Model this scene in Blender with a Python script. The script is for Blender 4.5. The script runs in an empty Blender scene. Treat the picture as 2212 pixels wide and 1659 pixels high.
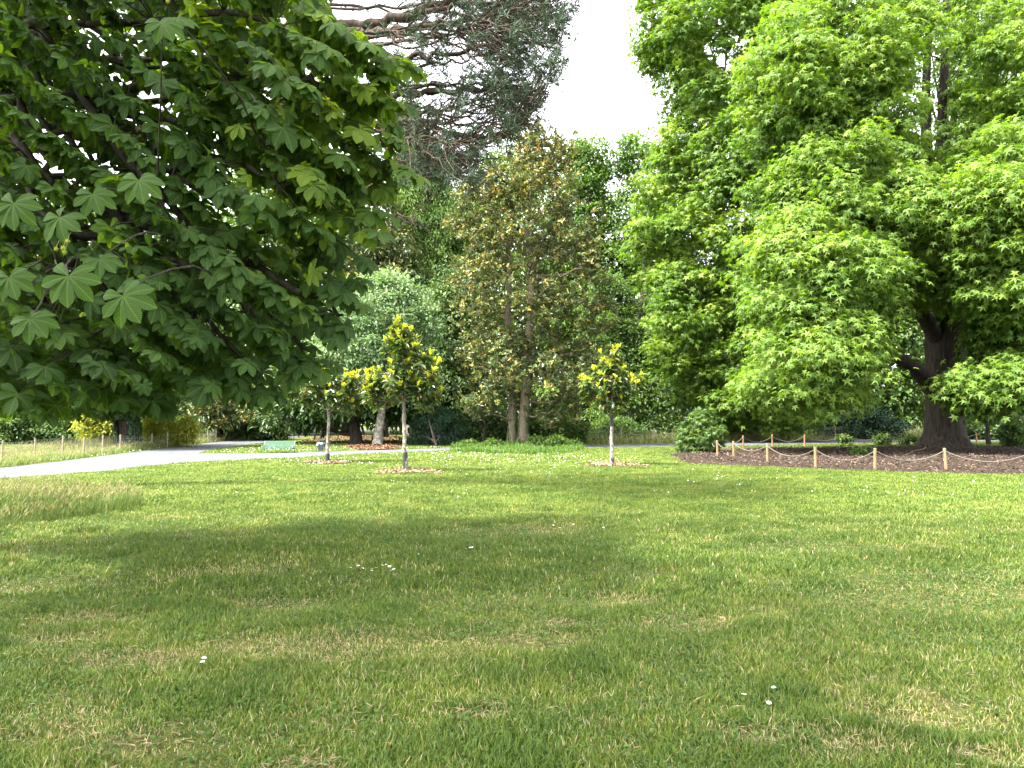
import bpy, math, random
import numpy as np
from mathutils import Vector
R = np.random.default_rng(7)
random.seed(7)
D = bpy.data; C = bpy.context
SC = C.scene

# ------------------------------------------------------------------ camera
F = 1659.0; CX, CY = 1106.0, 829.5           # layout units: the photo seen 2212 wide
HOR = 903.0; EYE = 2.0
PITCH = math.atan((HOR - CY) / F)
cam = D.cameras.new('camera'); camo = D.objects.new('camera', cam); C.collection.objects.link(camo)
camo.location = (0, 0, EYE); camo.rotation_euler = (math.pi/2 + PITCH, 0, 0)
cam.sensor_fit = 'HORIZONTAL'; cam.sensor_width = 36.0; cam.lens = 36.0 * F / 2212.0
cam.clip_start = 0.05; cam.clip_end = 2000
SC.camera = camo
CP, SP = math.cos(PITCH), math.sin(PITCH)
def at(px, py, Y):
    "point seen at layout pixel (px,py), Y metres in front"
    u = (px - CX) / F; v = (CY - py) / F
    fw = CP - v * SP; up = v * CP + SP
    return np.array([u / fw * Y, Y, EYE + up / fw * Y])
def gnd(px, py, z=0.0):
    u = (px - CX) / F; v = (CY - py) / F
    fw = CP - v * SP; up = v * CP + SP
    Y = (z - EYE) / up * fw
    return np.array([u / fw * Y, Y, z])

# ------------------------------------------------------------------ sky, sun, exposure
SUN_EL = math.radians(58); SUN_DIR = np.array([-0.78, -0.42]); SUN_DIR /= np.linalg.norm(SUN_DIR)
w = D.worlds.new('World'); SC.world = w; w.use_nodes = True
nt = w.node_tree; bg = nt.nodes['Background']
sky = nt.nodes.new('ShaderNodeTexSky'); sky.sky_type = 'NISHITA'; sky.sun_disc = False
sky.sun_elevation = SUN_EL; sky.sun_rotation = math.atan2(SUN_DIR[0], SUN_DIR[1])
sky.dust_density = 2.5; sky.air_density = 1.0; sky.ozone_density = 1.0
hs = nt.nodes.new('ShaderNodeHueSaturation'); hs.inputs['Saturation'].default_value = 0.12   # thin white cloud
hs.inputs['Value'].default_value = 1.0
nt.links.new(sky.outputs[0], hs.inputs['Color']); nt.links.new(hs.outputs[0], bg.inputs[0])
bg.inputs[1].default_value = 0.15
sl = D.lights.new('sun', 'SUN'); sl.energy = 2.7; sl.angle = math.radians(4); sl.color = (1.0, 0.95, 0.86)
so = D.objects.new('sun', sl); C.collection.objects.link(so)
sd = Vector((SUN_DIR[0]*math.cos(SUN_EL), SUN_DIR[1]*math.cos(SUN_EL), math.sin(SUN_EL)))
so.rotation_euler = sd.to_track_quat('Z', 'Y').to_euler(); so.location = sd * 60
SC.view_settings.view_transform = 'Standard'; SC.view_settings.look = 'None'
SC.view_settings.exposure = 3.2; SC.view_settings.gamma = 1.0
SC.cycles.max_bounces = 7; SC.cycles.diffuse_bounces = 3; SC.cycles.transmission_bounces = 5
SC.cycles.glossy_bounces = 2; SC.cycles.transparent_max_bounces = 4
SC.cycles.use_denoising = True
SC.cycles.sample_clamp_indirect = 6

# ------------------------------------------------------------------ helpers
def link(o, parent=None):
    C.collection.objects.link(o)
    if parent is not None: o.parent = parent
    return o
def tag(o, label=None, cat=None, group=None, kind=None):
    if label: o['label'] = label
    if cat: o['category'] = cat
    if group: o['group'] = group
    if kind: o['kind'] = kind
    return o
def empty(name, loc, label=None, cat=None, group=None):
    o = D.objects.new(name, None); o.location = tuple(float(a) for a in loc); o.empty_display_size = .2
    link(o); return tag(o, label, cat, group)
def nrm(a):
    return a / np.maximum(np.linalg.norm(a, axis=-1, keepdims=True), 1e-9)

class Geo:
    """collects vertices, faces (tris or quads), per-vertex 'rnd', per-corner uv and a material slot"""
    def __init__(s): s.V=[]; s.Fc=[]; s.r=[]; s.uv=[]; s.m=[]; s.n=0
    def add(s, V, faces, rnd=0.5, uv=None, mat=0):
        V = np.asarray(V, float); faces = np.asarray(faces, np.int64)
        s.V.append(V); s.Fc.append(faces + s.n); s.n += len(V)
        s.r.append(np.broadcast_to(np.asarray(rnd, float), (len(V),)))
        s.uv.append(np.zeros((len(V), 2)) if uv is None else np.asarray(uv, float))
        s.m.append(np.full(len(faces), mat, np.int32))
    def inst(s, T, pos, X, Y, Z, sc, rnd, mat=0):
        "template T=(V,F,UV) at n frames"
        TV, TF, TU = T; n = len(pos); k = len(TV)
        if n == 0: return
        sc = np.broadcast_to(np.asarray(sc, float).reshape(-1, *([1]*0)), (n,)) if np.ndim(sc) < 2 else sc
        if np.ndim(sc) == 1: sc = np.repeat(sc[:, None], 3, 1)
        L = TV[None] * sc[:, None, :]
        W = pos[:, None] + L[..., 0:1]*X[:, None] + L[..., 1:2]*Y[:, None] + L[..., 2:3]*Z[:, None]
        f = (TF[None] + (np.arange(n)*k)[:, None, None]).reshape(-1, TF.shape[1])
        s.add(W.reshape(-1, 3), f, np.repeat(np.broadcast_to(rnd, (n,)), k), np.tile(TU, (n, 1)), mat)
    def tube(s, pts, rad, sides=6, rnd=.5, mat=0, cap=False):
        P = np.asarray(pts, float); n = len(P); rad = np.broadcast_to(np.asarray(rad, float), (n,))
        T = nrm(np.gradient(P, axis=0)); ref = np.array([0, 0, 1.0]) if abs(T[:, 2]).mean() < .8 else np.array([1.0, 0, 0])
        A = nrm(np.cross(T, ref)); B = np.cross(T, A)
        a = np.linspace(0, 2*np.pi, sides, endpoint=False)
        ring = P[:, None] + rad[:, None, None]*(np.cos(a)[None, :, None]*A[:, None] + np.sin(a)[None, :, None]*B[:, None])
        i = np.arange(n-1)[:, None]; j = np.arange(sides)[None]; j2 = (j+1) % sides
        f = np.stack([i*sides+j, i*sides+j2, (i+1)*sides+j2, (i+1)*sides+j], -1).reshape(-1, 4)
        L = np.concatenate([[0], np.cumsum(np.linalg.norm(np.diff(P, axis=0), axis=1))])
        uv = np.stack(np.broadcast_arrays(np.arange(sides)[None]/sides, L[:, None]), -1).reshape(-1, 2)
        s.add(ring.reshape(-1, 3), f, rnd, uv, mat)
        if cap:
            for ri, c in ((0, P[0]), (n-1, P[-1])):
                ix = ri*sides + np.arange(sides)
                V = np.vstack([ring[ri], c]); fs = [[k, (k+1) % sides, sides, sides] for k in range(sides)]
                s.add(V, [[a_, b_, c_, c_] for a_, b_, c_, _ in fs], rnd, None, mat)
    def box(s, c, size, rnd=.5, mat=0, rot=0.0, tilt=None):
        c = np.asarray(c, float); h = np.asarray(size, float)/2
        V = np.array([[x, y, z] for x in (-1, 1) for y in (-1, 1) for z in (-1, 1)], float)*h
        if tilt is not None:
            ca, sa = math.cos(tilt), math.sin(tilt)
            V = np.stack([V[:, 0], V[:, 1]*ca - V[:, 2]*sa, V[:, 1]*sa + V[:, 2]*ca], 1)
        ca, sa = math.cos(rot), math.sin(rot)
        V = np.stack([V[:, 0]*ca - V[:, 1]*sa, V[:, 0]*sa + V[:, 1]*ca, V[:, 2]], 1)
        Fx = [[0,1,3,2],[4,6,7,5],[0,4,5,1],[2,3,7,6],[0,2,6,4],[1,5,7,3]]
        s.add(V + c, Fx, rnd, None, mat)
    def build(s, name, mats, parent=None, loc=None, smooth=False, bevel=0):
        V = np.vstack(s.V)
        if parent is not None and loc is None: loc = np.array(parent.location)
        if loc is not None and parent is not None: V = V - loc
        elif loc is not None: V = V - loc
        me = D.meshes.new(name)
        lt = np.concatenate([np.full(len(f), f.shape[1], np.int32) for f in s.Fc])
        li = np.concatenate([f.reshape(-1) for f in s.Fc]).astype(np.int32)
        mi = np.concatenate(s.m)
        # quads with a doubled last vertex are triangles
        if (lt == 4).all():
            q = li.reshape(-1, 4); dg = q[:, 2] == q[:, 3]
            if dg.any():
                li = np.concatenate([q[~dg].reshape(-1), q[dg][:, :3].reshape(-1)]); mi = np.concatenate([mi[~dg], mi[dg]])
                lt = np.concatenate([np.full((~dg).sum(), 4), np.full(dg.sum(), 3)]).astype(np.int32)
        me.vertices.add(len(V)); me.vertices.foreach_set('co', V.astype(np.float32).ravel())
        me.loops.add(len(li)); me.loops.foreach_set('vertex_index', li)
        me.polygons.add(len(lt))
        me.polygons.foreach_set('loop_start', np.concatenate([[0], np.cumsum(lt)[:-1]]).astype(np.int32))
        me.polygons.foreach_set('material_index', mi)
        me.polygons.foreach_set('use_smooth', np.full(len(lt), smooth))
        me.update(calc_edges=True)
        a = me.attributes.new('rnd', 'FLOAT', 'POINT'); a.data.foreach_set('value', np.concatenate(s.r).astype(np.float32))
        uv = np.vstack(s.uv)
        if uv.any():
            l = me.uv_layers.new(name='UVMap'); l.data.foreach_set('uv', uv[li].astype(np.float32).ravel())
        for m in (mats if isinstance(mats, (list, tuple)) else [mats]): me.materials.append(m)
        o = D.objects.new(name, me); link(o, parent)
        if parent is None and loc is not None: o.location = tuple(float(a_) for a_ in loc)
        if bevel:
            b = o.modifiers.new('bevel', 'BEVEL'); b.width = bevel; b.segments = 2; b.limit_method = 'ANGLE'
        return o

# ------------------------------------------------------------------ materials
def newmat(name):
    m = D.materials.new(name); m.use_nodes = True; t = m.node_tree
    return m, t, t.nodes['Principled BSDF'], t.nodes['Material Output']
def ramp(t, cols, fac, interp='LINEAR'):
    r = t.nodes.new('ShaderNodeValToRGB'); e = r.color_ramp; e.interpolation = interp
    while len(e.elements) < len(cols): e.elements.new(1.0)
    for i, (p, c) in enumerate(cols):
        e.elements[i].position = p; e.elements[i].color = (*c, 1)
    t.links.new(fac, r.inputs[0]); return r
def noise(t, scale, detail=4, rough=.6, vec=None, dim='3D'):
    n = t.nodes.new('ShaderNodeTexNoise'); n.inputs['Scale'].default_value = scale
    n.inputs['Detail'].default_value = detail; n.inputs['Roughness'].default_value = rough
    if vec is not None: t.links.new(vec, n.inputs['Vector'])
    return n
def leafmat(name, cols, trans=.4, tcol=(1.3, 1.35, .45), rough=.5, spec=.35, veins=False, back=None):
    m, t, p, out = newmat(name)
    a = t.nodes.new('ShaderNodeAttribute'); a.attribute_name = 'rnd'
    r = ramp(t, cols, a.outputs['Fac']); col = r.outputs[0]
    if veins:
        uv = t.nodes.new('ShaderNodeUVMap'); uv.uv_map = 'UVMap'
        sx = t.nodes.new('ShaderNodeSeparateXYZ'); t.links.new(uv.outputs[0], sx.inputs[0])
        def mth(op, x, y=None):
            k = t.nodes.new('ShaderNodeMath'); k.operation = op
            for i, q in enumerate((x, y)):
                if q is None: continue
                if isinstance(q, (int, float)): k.inputs[i].default_value = q
                else: t.links.new(q, k.inputs[i])
            return k.outputs[0]
        ax = mth('ABSOLUTE', mth('SUBTRACT', sx.outputs[0], .5))
        ph = mth('SINE', mth('MULTIPLY', mth('SUBTRACT', sx.outputs[1], mth('MULTIPLY', ax, .55)), 88.0))
        vein = mth('GREATER_THAN', ph, .55)
        mid = mth('LESS_THAN', ax, .022)
        vv = mth('MAXIMUM', mth('MULTIPLY', vein, .55), mid)
        mx = t.nodes.new('ShaderNodeMixRGB'); mx.blend_type = 'MIX'; t.links.new(mth('MULTIPLY', vv, .5), mx.inputs[0])
        t.links.new(col, mx.inputs[1]); mx.inputs[2].default_value = (.13, .20, .05, 1); col = mx.outputs[0]
        bp = t.nodes.new('ShaderNodeBump'); bp.inputs['Strength'].default_value = .5; bp.inputs['Distance'].default_value = .004
        bp.invert = True; t.links.new(ph, bp.inputs['Height']); t.links.new(bp.outputs[0], p.inputs['Normal'])
    if back:
        g = t.nodes.new('ShaderNodeNewGeometry'); mx = t.nodes.new('ShaderNodeMixRGB')
        t.links.new(g.outputs['Backfacing'], mx.inputs[0]); t.links.new(col, mx.inputs[1]); mx.inputs[2].default_value = (*back, 1)
        col = mx.outputs[0]
    t.links.new(col, p.inputs['Base Color'])
    p.inputs['Roughness'].default_value = rough; p.inputs['Specular IOR Level'].default_value = spec
    tr = t.nodes.new('ShaderNodeBsdfTranslucent')
    mc = t.nodes.new('ShaderNodeMixRGB'); mc.blend_type = 'MULTIPLY'; mc.inputs[0].default_value = 1
    t.links.new(col, mc.inputs[1]); mc.inputs[2].default_value = (*[c for c in tcol], 1)
    t.links.new(mc.outputs[0], tr.inputs[0])
    ms = t.nodes.new('ShaderNodeMixShader'); ms.inputs[0].default_value = trans
    t.links.new(p.outputs[0], ms.inputs[1]); t.links.new(tr.outputs[0], ms.inputs[2])
    t.links.new(ms.outputs[0], out.inputs[0]); return m
def barkmat(name, c1, c2, sxy=14, sz=3.0, bump=.03, lich=None):
    m, t, p, out = newmat(name)
    tc = t.nodes.new('ShaderNodeTexCoord'); mp = t.nodes.new('ShaderNodeMapping')
    mp.inputs['Scale'].default_value = (sxy, sxy, sz); t.links.new(tc.outputs['Object'], mp.inputs[0])
    n = noise(t, 1.0, 6, .65, mp.outputs[0])
    r = ramp(t, [(.3, c1), (.68, c2)], n.outputs[0]); col = r.outputs[0]
    if lich:
        n2 = noise(t, 5.0, 5, .7, tc.outputs['Object']); f = ramp(t, [(.5, (0,0,0)), (.58, (1,1,1))], n2.outputs[0])
        mx = t.nodes.new('ShaderNodeMixRGB'); t.links.new(f.outputs[0], mx.inputs[0]); t.links.new(col, mx.inputs[1])
        mx.inputs[2].default_value = (*lich, 1); col = mx.outputs[0]
    t.links.new(col, p.inputs['Base Color']); p.inputs['Roughness'].default_value = .9
    p.inputs['Specular IOR Level'].default_value = .2
    b = t.nodes.new('ShaderNodeBump'); b.inputs['Strength'].default_value = 1; b.inputs['Distance'].default_value = bump
    t.links.new(n.outputs[0], b.inputs['Height']); t.links.new(b.outputs[0], p.inputs['Normal'])
    return m
def plain(name, col, rough=.6, metal=0, nz=.12, scale=20, spec=.4):
    m, t, p, out = newmat(name)
    tc = t.nodes.new('ShaderNodeTexCoord'); n = noise(t, scale, 5, .7, tc.outputs['Object'])
    lo = tuple(c*(1-nz*2) for c in col); hi = tuple(min(1, c*(1+nz*2)) for c in col)
    r = ramp(t, [(.3, lo), (.7, hi)], n.outputs[0]); t.links.new(r.outputs[0], p.inputs['Base Color'])
    p.inputs['Roughness'].default_value = rough; p.inputs['Metallic'].default_value = metal
    p.inputs['Specular IOR Level'].default_value = spec; return m
M = {}
M['chestnut'] = leafmat('chestnut_leaf', [(0, (.022,.052,.014)), (.5, (.038,.085,.020)), (.85, (.065,.120,.022)), (1, (.15,.22,.028))], .52, (2.0,1.9,.3), .6, .2, veins=True)  # top stop is the lime that paints backlight on the rim leaves
M['liquid'] = leafmat('liquidambar_leaf', [(0, (.040,.085,.015)), (.5, (.090,.158,.023)), (1, (.170,.235,.034))], .42, (1.35,1.5,.45), .55, .22)
M['plane'] = leafmat('broad_leaf', [(0, (.034,.078,.017)), (.6, (.074,.140,.026)), (1, (.13,.20,.034))], .40, (1.4,1.4,.45), .55, .25)
M['magnolia'] = leafmat('magnolia_leaf', [(0, (.020,.042,.014)), (.45, (.048,.088,.026)), (.60, (.095,.13,.034)), (.80, (.25,.23,.048)), (.93, (.31,.22,.045)), (1, (.17,.08,.025))], .25, (1.3,1.3,.5), .42, .38, back=(.085,.10,.040))
M['mag_young'] = leafmat('young_magnolia_leaf', [(0, (.028,.058,.016)), (.4, (.085,.140,.036)), (.50, (.14,.08,.028)), (.56, (.16,.21,.03)), (.75, (.34,.38,.035)), (1, (.56,.54,.045))], .35, (1.3,1.3,.5), .34, .55)
M['evergreen'] = leafmat('glossy_evergreen_leaf', [(0, (.018,.042,.011)), (.6, (.042,.082,.018)), (1, (.095,.145,.032))], .25, (1.3,1.4,.5), .48, .3)
M['pale'] = leafmat('pale_leaf', [(0, (.07,.13,.05)), (.6, (.12,.19,.08)), (1, (.18,.25,.11))], .38, (1.2,1.3,.7), .55, .3)
M['cypress'] = leafmat('cypress_spray', [(0, (.045,.09,.025)), (.6, (.085,.145,.035)), (1, (.13,.19,.045))], .40, (1.3,1.4,.5), .6, .2)
M['yew'] = leafmat('dark_yew', [(0, (.012,.035,.016)), (.6, (.022,.055,.024)), (1, (.04,.085,.035))], .15, (1.2,1.3,.6), .6, .3)
M['needle'] = leafmat('pine_needle', [(0, (.05,.05,.03)), (.35, (.035,.060,.035)), (1, (.07,.11,.07))], .15, (1.2,1.2,.7), .6, .2)
M['wood'] = leafmat('woodland_leaf', [(0, (.026,.058,.014)), (.6, (.056,.108,.022)), (1, (.11,.165,.032))], .42, (1.4,1.4,.45), .55, .3)
M['yellow'] = leafmat('yellow_green_leaf', [(0, (.14,.18,.025)), (.6, (.27,.31,.04)), (1, (.42,.42,.07))], .42, (1.3,1.2,.5), .55, .3)
M['ivy'] = leafmat('ivy_leaf', [(0, (.015,.04,.012)), (1, (.05,.10,.03))], .2, (1.3,1.3,.5), .4, .4)
M['weed'] = leafmat('weed_leaf', [(0, (.07,.115,.025)), (.5, (.13,.175,.045)), (.8, (.21,.22,.08)), (1, (.33,.28,.17))], .4, (1.05,1.05,.85), .6, .2)
M['bark'] = barkmat('dark_bark', (.006,.005,.004), (.050,.040,.030), 7, 1.1, .12)
M['barkc'] = barkmat('chestnut_bark', (.010,.008,.006), (.040,.032,.024), 20, 6, .01, lich=(.05,.055,.035))
M['barkp'] = barkmat('pine_bark', (.025,.018,.014), (.085,.060,.046), 10, 3, .04)
M['barkm'] = barkmat('magnolia_bark', (.06,.045,.03), (.20,.155,.11), 10, 4, .02, lich=(.09,.10,.05))
M['barky'] = barkmat('young_bark', (.05,.042,.034), (.21,.19,.155), 22, 14, .006, lich=(.30,.285,.24))
M['barkg'] = barkmat('grey_bark', (.05,.045,.035), (.17,.15,.12), 12, 4, .02)

# ------------------------------------------------------------------ leaf templates (length 1 along +Y, face +Z)
def T_rhomb(w=.28, droop=.12):
    V = np.array([[0,0,0],[w,.45,.03],[0,1,-droop],[-w,.45,.03]], float)
    return V, np.array([[0,1,2,3]]), V[:, :2]*1.0
def T_ell(w=.2, droop=.12, fold=.06):
    V = np.array([[0,0,0],[w,.3,fold],[w*.8,.75,fold-droop*.5],[0,1,-droop],[-w*.8,.75,fold-droop*.5],[-w,.3,fold]], float)
    return V, np.array([[0,1,2,3],[3,4,5,0]]), V[:, :2]*1.0
def T_star():
    c = np.array([0, .12, .05]); V = [c]; n = 5; Fx = []
    an = np.radians([-118, -60, 0, 60, 118]); ln = [.62, .8, .92, .8, .62]
    for i, (a, l) in enumerate(zip(an, ln)):
        V.append([math.sin(a)*l, .12+math.cos(a)*l, -.20*l])
    nn = np.radians([-160, -89, -30, 30, 89, 160]); 
    for a in nn: V.append([math.sin(a)*.27, .12+math.cos(a)*.27, .0])
    for i in range(5): Fx.append([0, 6+i, 1+i, 7+i])
    V = np.array(V, float); return V, np.array(Fx), V[:, :2]*1.0
def T_chestnut(seed=0, nl=7):
    rr = np.random.default_rng(seed)
    V = []; Fx = []; U = []
    angs = {7: [-128,-84,-41,0,41,84,128], 6: [-115,-70,-24,24,70,115], 5: [-105,-54,0,54,105]}[nl]
    for a in angs:
        a = math.radians(a + rr.normal(0, 4)); L = (1.0 - .30*abs(a)/2.3)*rr.uniform(.92, 1.06)
        ys = np.array([0, .12, .32, .52, .70, .84, .94, 1.0]); ws = np.array([.012, .045, .135, .215, .255, .205, .09, .0])
        ws = ws*rr.uniform(.9, 1.1); drop = rr.uniform(.28, .60); b = len(V); tw = rr.normal(0, .12)
        for k, (y, wd) in enumerate(zip(ys, ws)):
            z = -drop*y*y + .12*y
            for s_, uu in ((-1, 0), (0, .5), (1, 1)):
                zz = z + (.22*wd if s_ else 0) + s_*wd*tw
                x = s_*wd; yy = y
                px = math.cos(a)*x + math.sin(a)*yy; py = -math.sin(a)*x + math.cos(a)*yy
                V.append([px*L, py*L, zz*L]); U.append([.5 + s_*wd*1.1, y])
        for k in range(len(ys)-1):
            for j in (0, 1): Fx.append([b+k*3+j, b+k*3+j+1, b+(k+1)*3+j+1, b+(k+1)*3+j])
    return np.array(V), np.array(Fx), np.array(U)
def T_blade(w=.035, bend=.5):
    V = np.array([[-w,0,0],[w,0,0],[w*.8,.1*bend,.55],[-w*.8,.1*bend,.55],[0,.6*bend,.95]], float)
    return V, np.array([[0,1,2,3],[3,2,4,4]]), V[:, :2]
RH = T_rhomb(); RHW = T_rhomb(.36, .2); EL = T_ell(); ST = T_star()
ELN = T_ell(.15, .25, .04); NDL = T_rhomb(.05, .03)

def frames(Yd, Zd, n):
    Y = nrm(Yd); X = nrm(np.cross(Y, Zd)); Z = np.cross(X, Y); return X, Y, Z
def rdir(n, rng=R):
    return nrm(rng.normal(size=(n, 3)))

def clump_leaves(g, T, centres, radii, per, size, mat=0, droop=.5, flat=.7, updown=.65, var=.35, outw=None, crnd=None, sizevar=.25, upn=.9):
    """leaves spread through clumps; T may be a list of templates"""
    n = len(centres)*per
    c = np.repeat(centres, per, 0); r = np.repeat(radii, per)
    v = rdir(n); flip = (v[:, 2] < 0) & (R.random(n) < updown); v[flip, 2] *= -1
    u = R.random(n)**.5
    u = u + (R.random(n) < .10)*R.random(n)*.7
    pos = c + v*(r*(.25 + .75*u))[:, None]*np.array([1, 1, flat])
    Yd = v*.7 + R.normal(size=(n, 3))*.45 + np.array([0, 0, -droop])
    Zd = np.array([0, 0, upn]) + v*.65 + R.normal(size=(n, 3))*.38
    X, Y, Z = frames(Yd, Zd, n)
    cr = R.random(len(centres)) if crnd is None else crnd
    rnd = np.clip(np.repeat(cr, per)*(1-var) + R.random(n)*var + (v[:, 2]*.12), 0, 1)
    s = size*(1 + R.normal(size=n)*sizevar*.6).clip(.5, 1.6)
    TT = T if isinstance(T, list) else [T]
    k = R.integers(0, len(TT), n)
    for i, t in enumerate(TT):
        q = k == i
        g.inst(t, pos[q], X[q], Y[q], Z[q], s[q], rnd[q], mat)

def limb(g, a, b, r0, r1, sides=6, sag=.12, n=7, mat=0, wob=.03, rise=.3, rng=R):
    a = np.asarray(a, float); b = np.asarray(b, float); L = np.linalg.norm(b - a)
    t = np.linspace(0, 1, n)[:, None]
    mid = (a+b)/2 + np.array([0, 0, rise*L*.5]) + rng.normal(size=3)*wob*L
    P = (1-t)**2*a + 2*t*(1-t)*mid + t*t*b
    P[1:-1] += rng.normal(size=(n-2, 3))*wob*L*.35
    g.tube(P, r0 + (r1-r0)*t[:, 0]**.8, sides, mat=mat); return P

def profile_clumps(prof, Y, n, depth=.9, inner=.35, rough=.16, seed=1, yoff=0):
    """prof: [(py, xl, xr)...] read at distance Y -> clump centres inside that solid of revolution-like crown"""
    rr = np.random.default_rng(seed)
    S = []
    for py, xl, xr in prof:
        a = at(xl, py, Y); b = at(xr, py, Y); S.append((a[2], (a[0]+b[0])/2, (b[0]-a[0])/2))
    S = np.array(sorted(S)); z0, z1 = S[0, 0], S[-1, 0]
    zz = np.linspace(z0, z1, 200); rx = np.interp(zz, S[:, 0], S[:, 2]); cx = np.interp(zz, S[:, 0], S[:, 1])
    wgt = rx + .15*rx.max(); cdf = np.cumsum(wgt)/wgt.sum()
    q = np.interp(rr.random(n), cdf, np.arange(200)); z = np.interp(q, np.arange(200), zz)
    rx = np.interp(z, S[:, 0], S[:, 2]); cx = np.interp(z, S[:, 0], S[:, 1])
    ph = rr.random(n)*2*np.pi
    p1, p2, p3 = rr.random(3)*6.28
    H = max(z1-z0, 1)
    lob = 1 + rough*(np.sin(3*ph + p1 + z/H*9) + .8*np.sin(5*ph + p2 - z/H*17) + .6*np.sin(z/H*31+p3))
    u = rr.random(n); rad = np.where(rr.random(n) < inner, u**.5*.75, .78 + .22*u)
    lob = lob*(1 + rr.normal(size=n)*rough*.45)
    x = cx + np.cos(ph)*rx*rad*np.clip(lob, .45, 1.16); y = Y + yoff + np.sin(ph)*rx*depth*rad*lob
    return np.stack([x, y, z], 1), (cx, z0, z1)

def tree(name, label, cat, base, prof, Y, n, cr, per, T, size, mat, trunk_r=.3, trunk_top=None, bark='bark', nlimb=10,
         group=None, depth=.9, inner=.35, rough=.16, seed=1, droop=.5, lean=(0, 0), trunk=True, flat=.7, crown_name='crown', limbs_split=False,
         trunk_pts=None, upn=.9, base_y=None, updown=.65, var=.35, yoff=0):
    cen, (cxs, z0, z1) = profile_clumps(prof, Y, n, depth, inner, rough, seed, yoff)
    if base is None: base = at((prof[-1][1]+prof[-1][2])/2, HOR, Y); 
    base = np.array([base[0], base[1]+0.0, 0.0])
    root = empty(name, base, label, cat, group)
    rr = np.random.default_rng(seed+100)
    g = Geo()
    clump_leaves(g, T, cen, cr*rr.uniform(.45, 1.5, n)*(1 + .5*(rr.random(n) < .12)), per, size, 0, droop, flat, updown, var, upn=upn)
    if trunk:
        zt = trunk_top if trunk_top else z0 + .85*(z1-z0)
        if trunk_pts is None:
            hh = np.array([0, .03, .1, .3, .55, .8, 1])*zt
            axis = np.mean(cxs)
            xs = base[0] + (axis + lean[0] - base[0])*(hh/zt)**1.2 + np.concatenate([[0, 0], rr.normal(size=5)*.012*zt])
            P = np.stack([xs, np.full(7, base[1]) + np.concatenate([[0, 0], rr.normal(size=5)*.01*zt]), hh], 1)
            P[0, 2] = -.1
            rad = trunk_r*np.array([1.55, 1.15, 1.0, .85, .62, .38, .12])
        else:
            P = np.array([p[:3] for p in trunk_pts], float); rad = np.array([p[3] for p in trunk_pts])
        t = Geo(); t.tube(P, rad, 14)
        ix = rr.choice(n, min(nlimb, n), replace=False)
        for i in ix:
            c = cen[i]; h = max(min(c[2]*rr.uniform(.55, .85), zt*.95), z0*.6 if z0 > 1.5 else .3)
            s_ = np.array([np.interp(h, P[:, 2], P[:, k]) for k in range(3)]); r_ = np.interp(h, P[:, 2], rad)
            limb(t, s_, c, r_*.45, .015 + r_*.05, 6, rise=.15, n=6, wob=.05, rng=rr)
        t.build('trunk', M[bark], root, smooth=True)
        # fine twigs go with the crown
        nt_ = min(n, 60)
        for i in rr.choice(n, nt_, replace=False):
            j = ix[rr.integers(len(ix))] if len(ix) else i
            limb(g, cen[j] if np.linalg.norm(cen[j]-cen[i]) < 6*cr+2 else cen[i]+np.array([0, 0, -cr]), cen[i], .03, .008, 4, n=4, mat=1, rng=rr)
        g.build('crown', [M[mat], M[bark]], root)
    else:
        g.build('crown', [M[mat]], root)
    return root, cen

# ------------------------------------------------------------------ polygon helper
def inpoly(P, poly):
    x, y = P[:, 0], P[:, 1]; inside = np.zeros(len(x), bool); n = len(poly)
    for i in range(n):
        x1, y1 = poly[i]; x2, y2 = poly[(i+1) % n]
        c = ((y1 > y) != (y2 > y)) & (x < (x2-x1)*(y-y1)/((y2-y1) + 1e-12) + x1); inside ^= c
    return inside
def vnoise(x, y, seed=0):
    tab = np.random.default_rng(seed).random((64, 64))
    xi = np.floor(x).astype(int); yi = np.floor(y).astype(int); fx = x-xi; fy = y-yi
    fx = fx*fx*(3-2*fx); fy = fy*fy*(3-2*fy)
    a = tab[xi % 64, yi % 64]; b = tab[(xi+1) % 64, yi % 64]; c = tab[xi % 64, (yi+1) % 64]; d = tab[(xi+1) % 64, (yi+1) % 64]
    return (a*(1-fx)+b*fx)*(1-fy) + (c*(1-fx)+d*fx)*fy
def fbm(x, y, s, seed=0):
    return (vnoise(x*s, y*s, seed) + .5*vnoise(x*s*2.1+7, y*s*2.1, seed+1) + .25*vnoise(x*s*4.3, y*s*4.3+3, seed+2))/1.75
def spline(pts, n=8):
    P = np.array(pts, float); out = []
    Q = np.vstack([2*P[0]-P[1], P, 2*P[-1]-P[-2]])
    for i in range(1, len(Q)-2):
        t = np.linspace(0, 1, n, endpoint=False)[:, None]
        a, b, c, d = Q[i-1], Q[i], Q[i+1], Q[i+2]
        out.append(.5*((2*b) + (-a+c)*t + (2*a-5*b+4*c-d)*t*t + (-a+3*b-3*c+d)*t**3))
    out.append(P[-1:]); return np.vstack(out)

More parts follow.
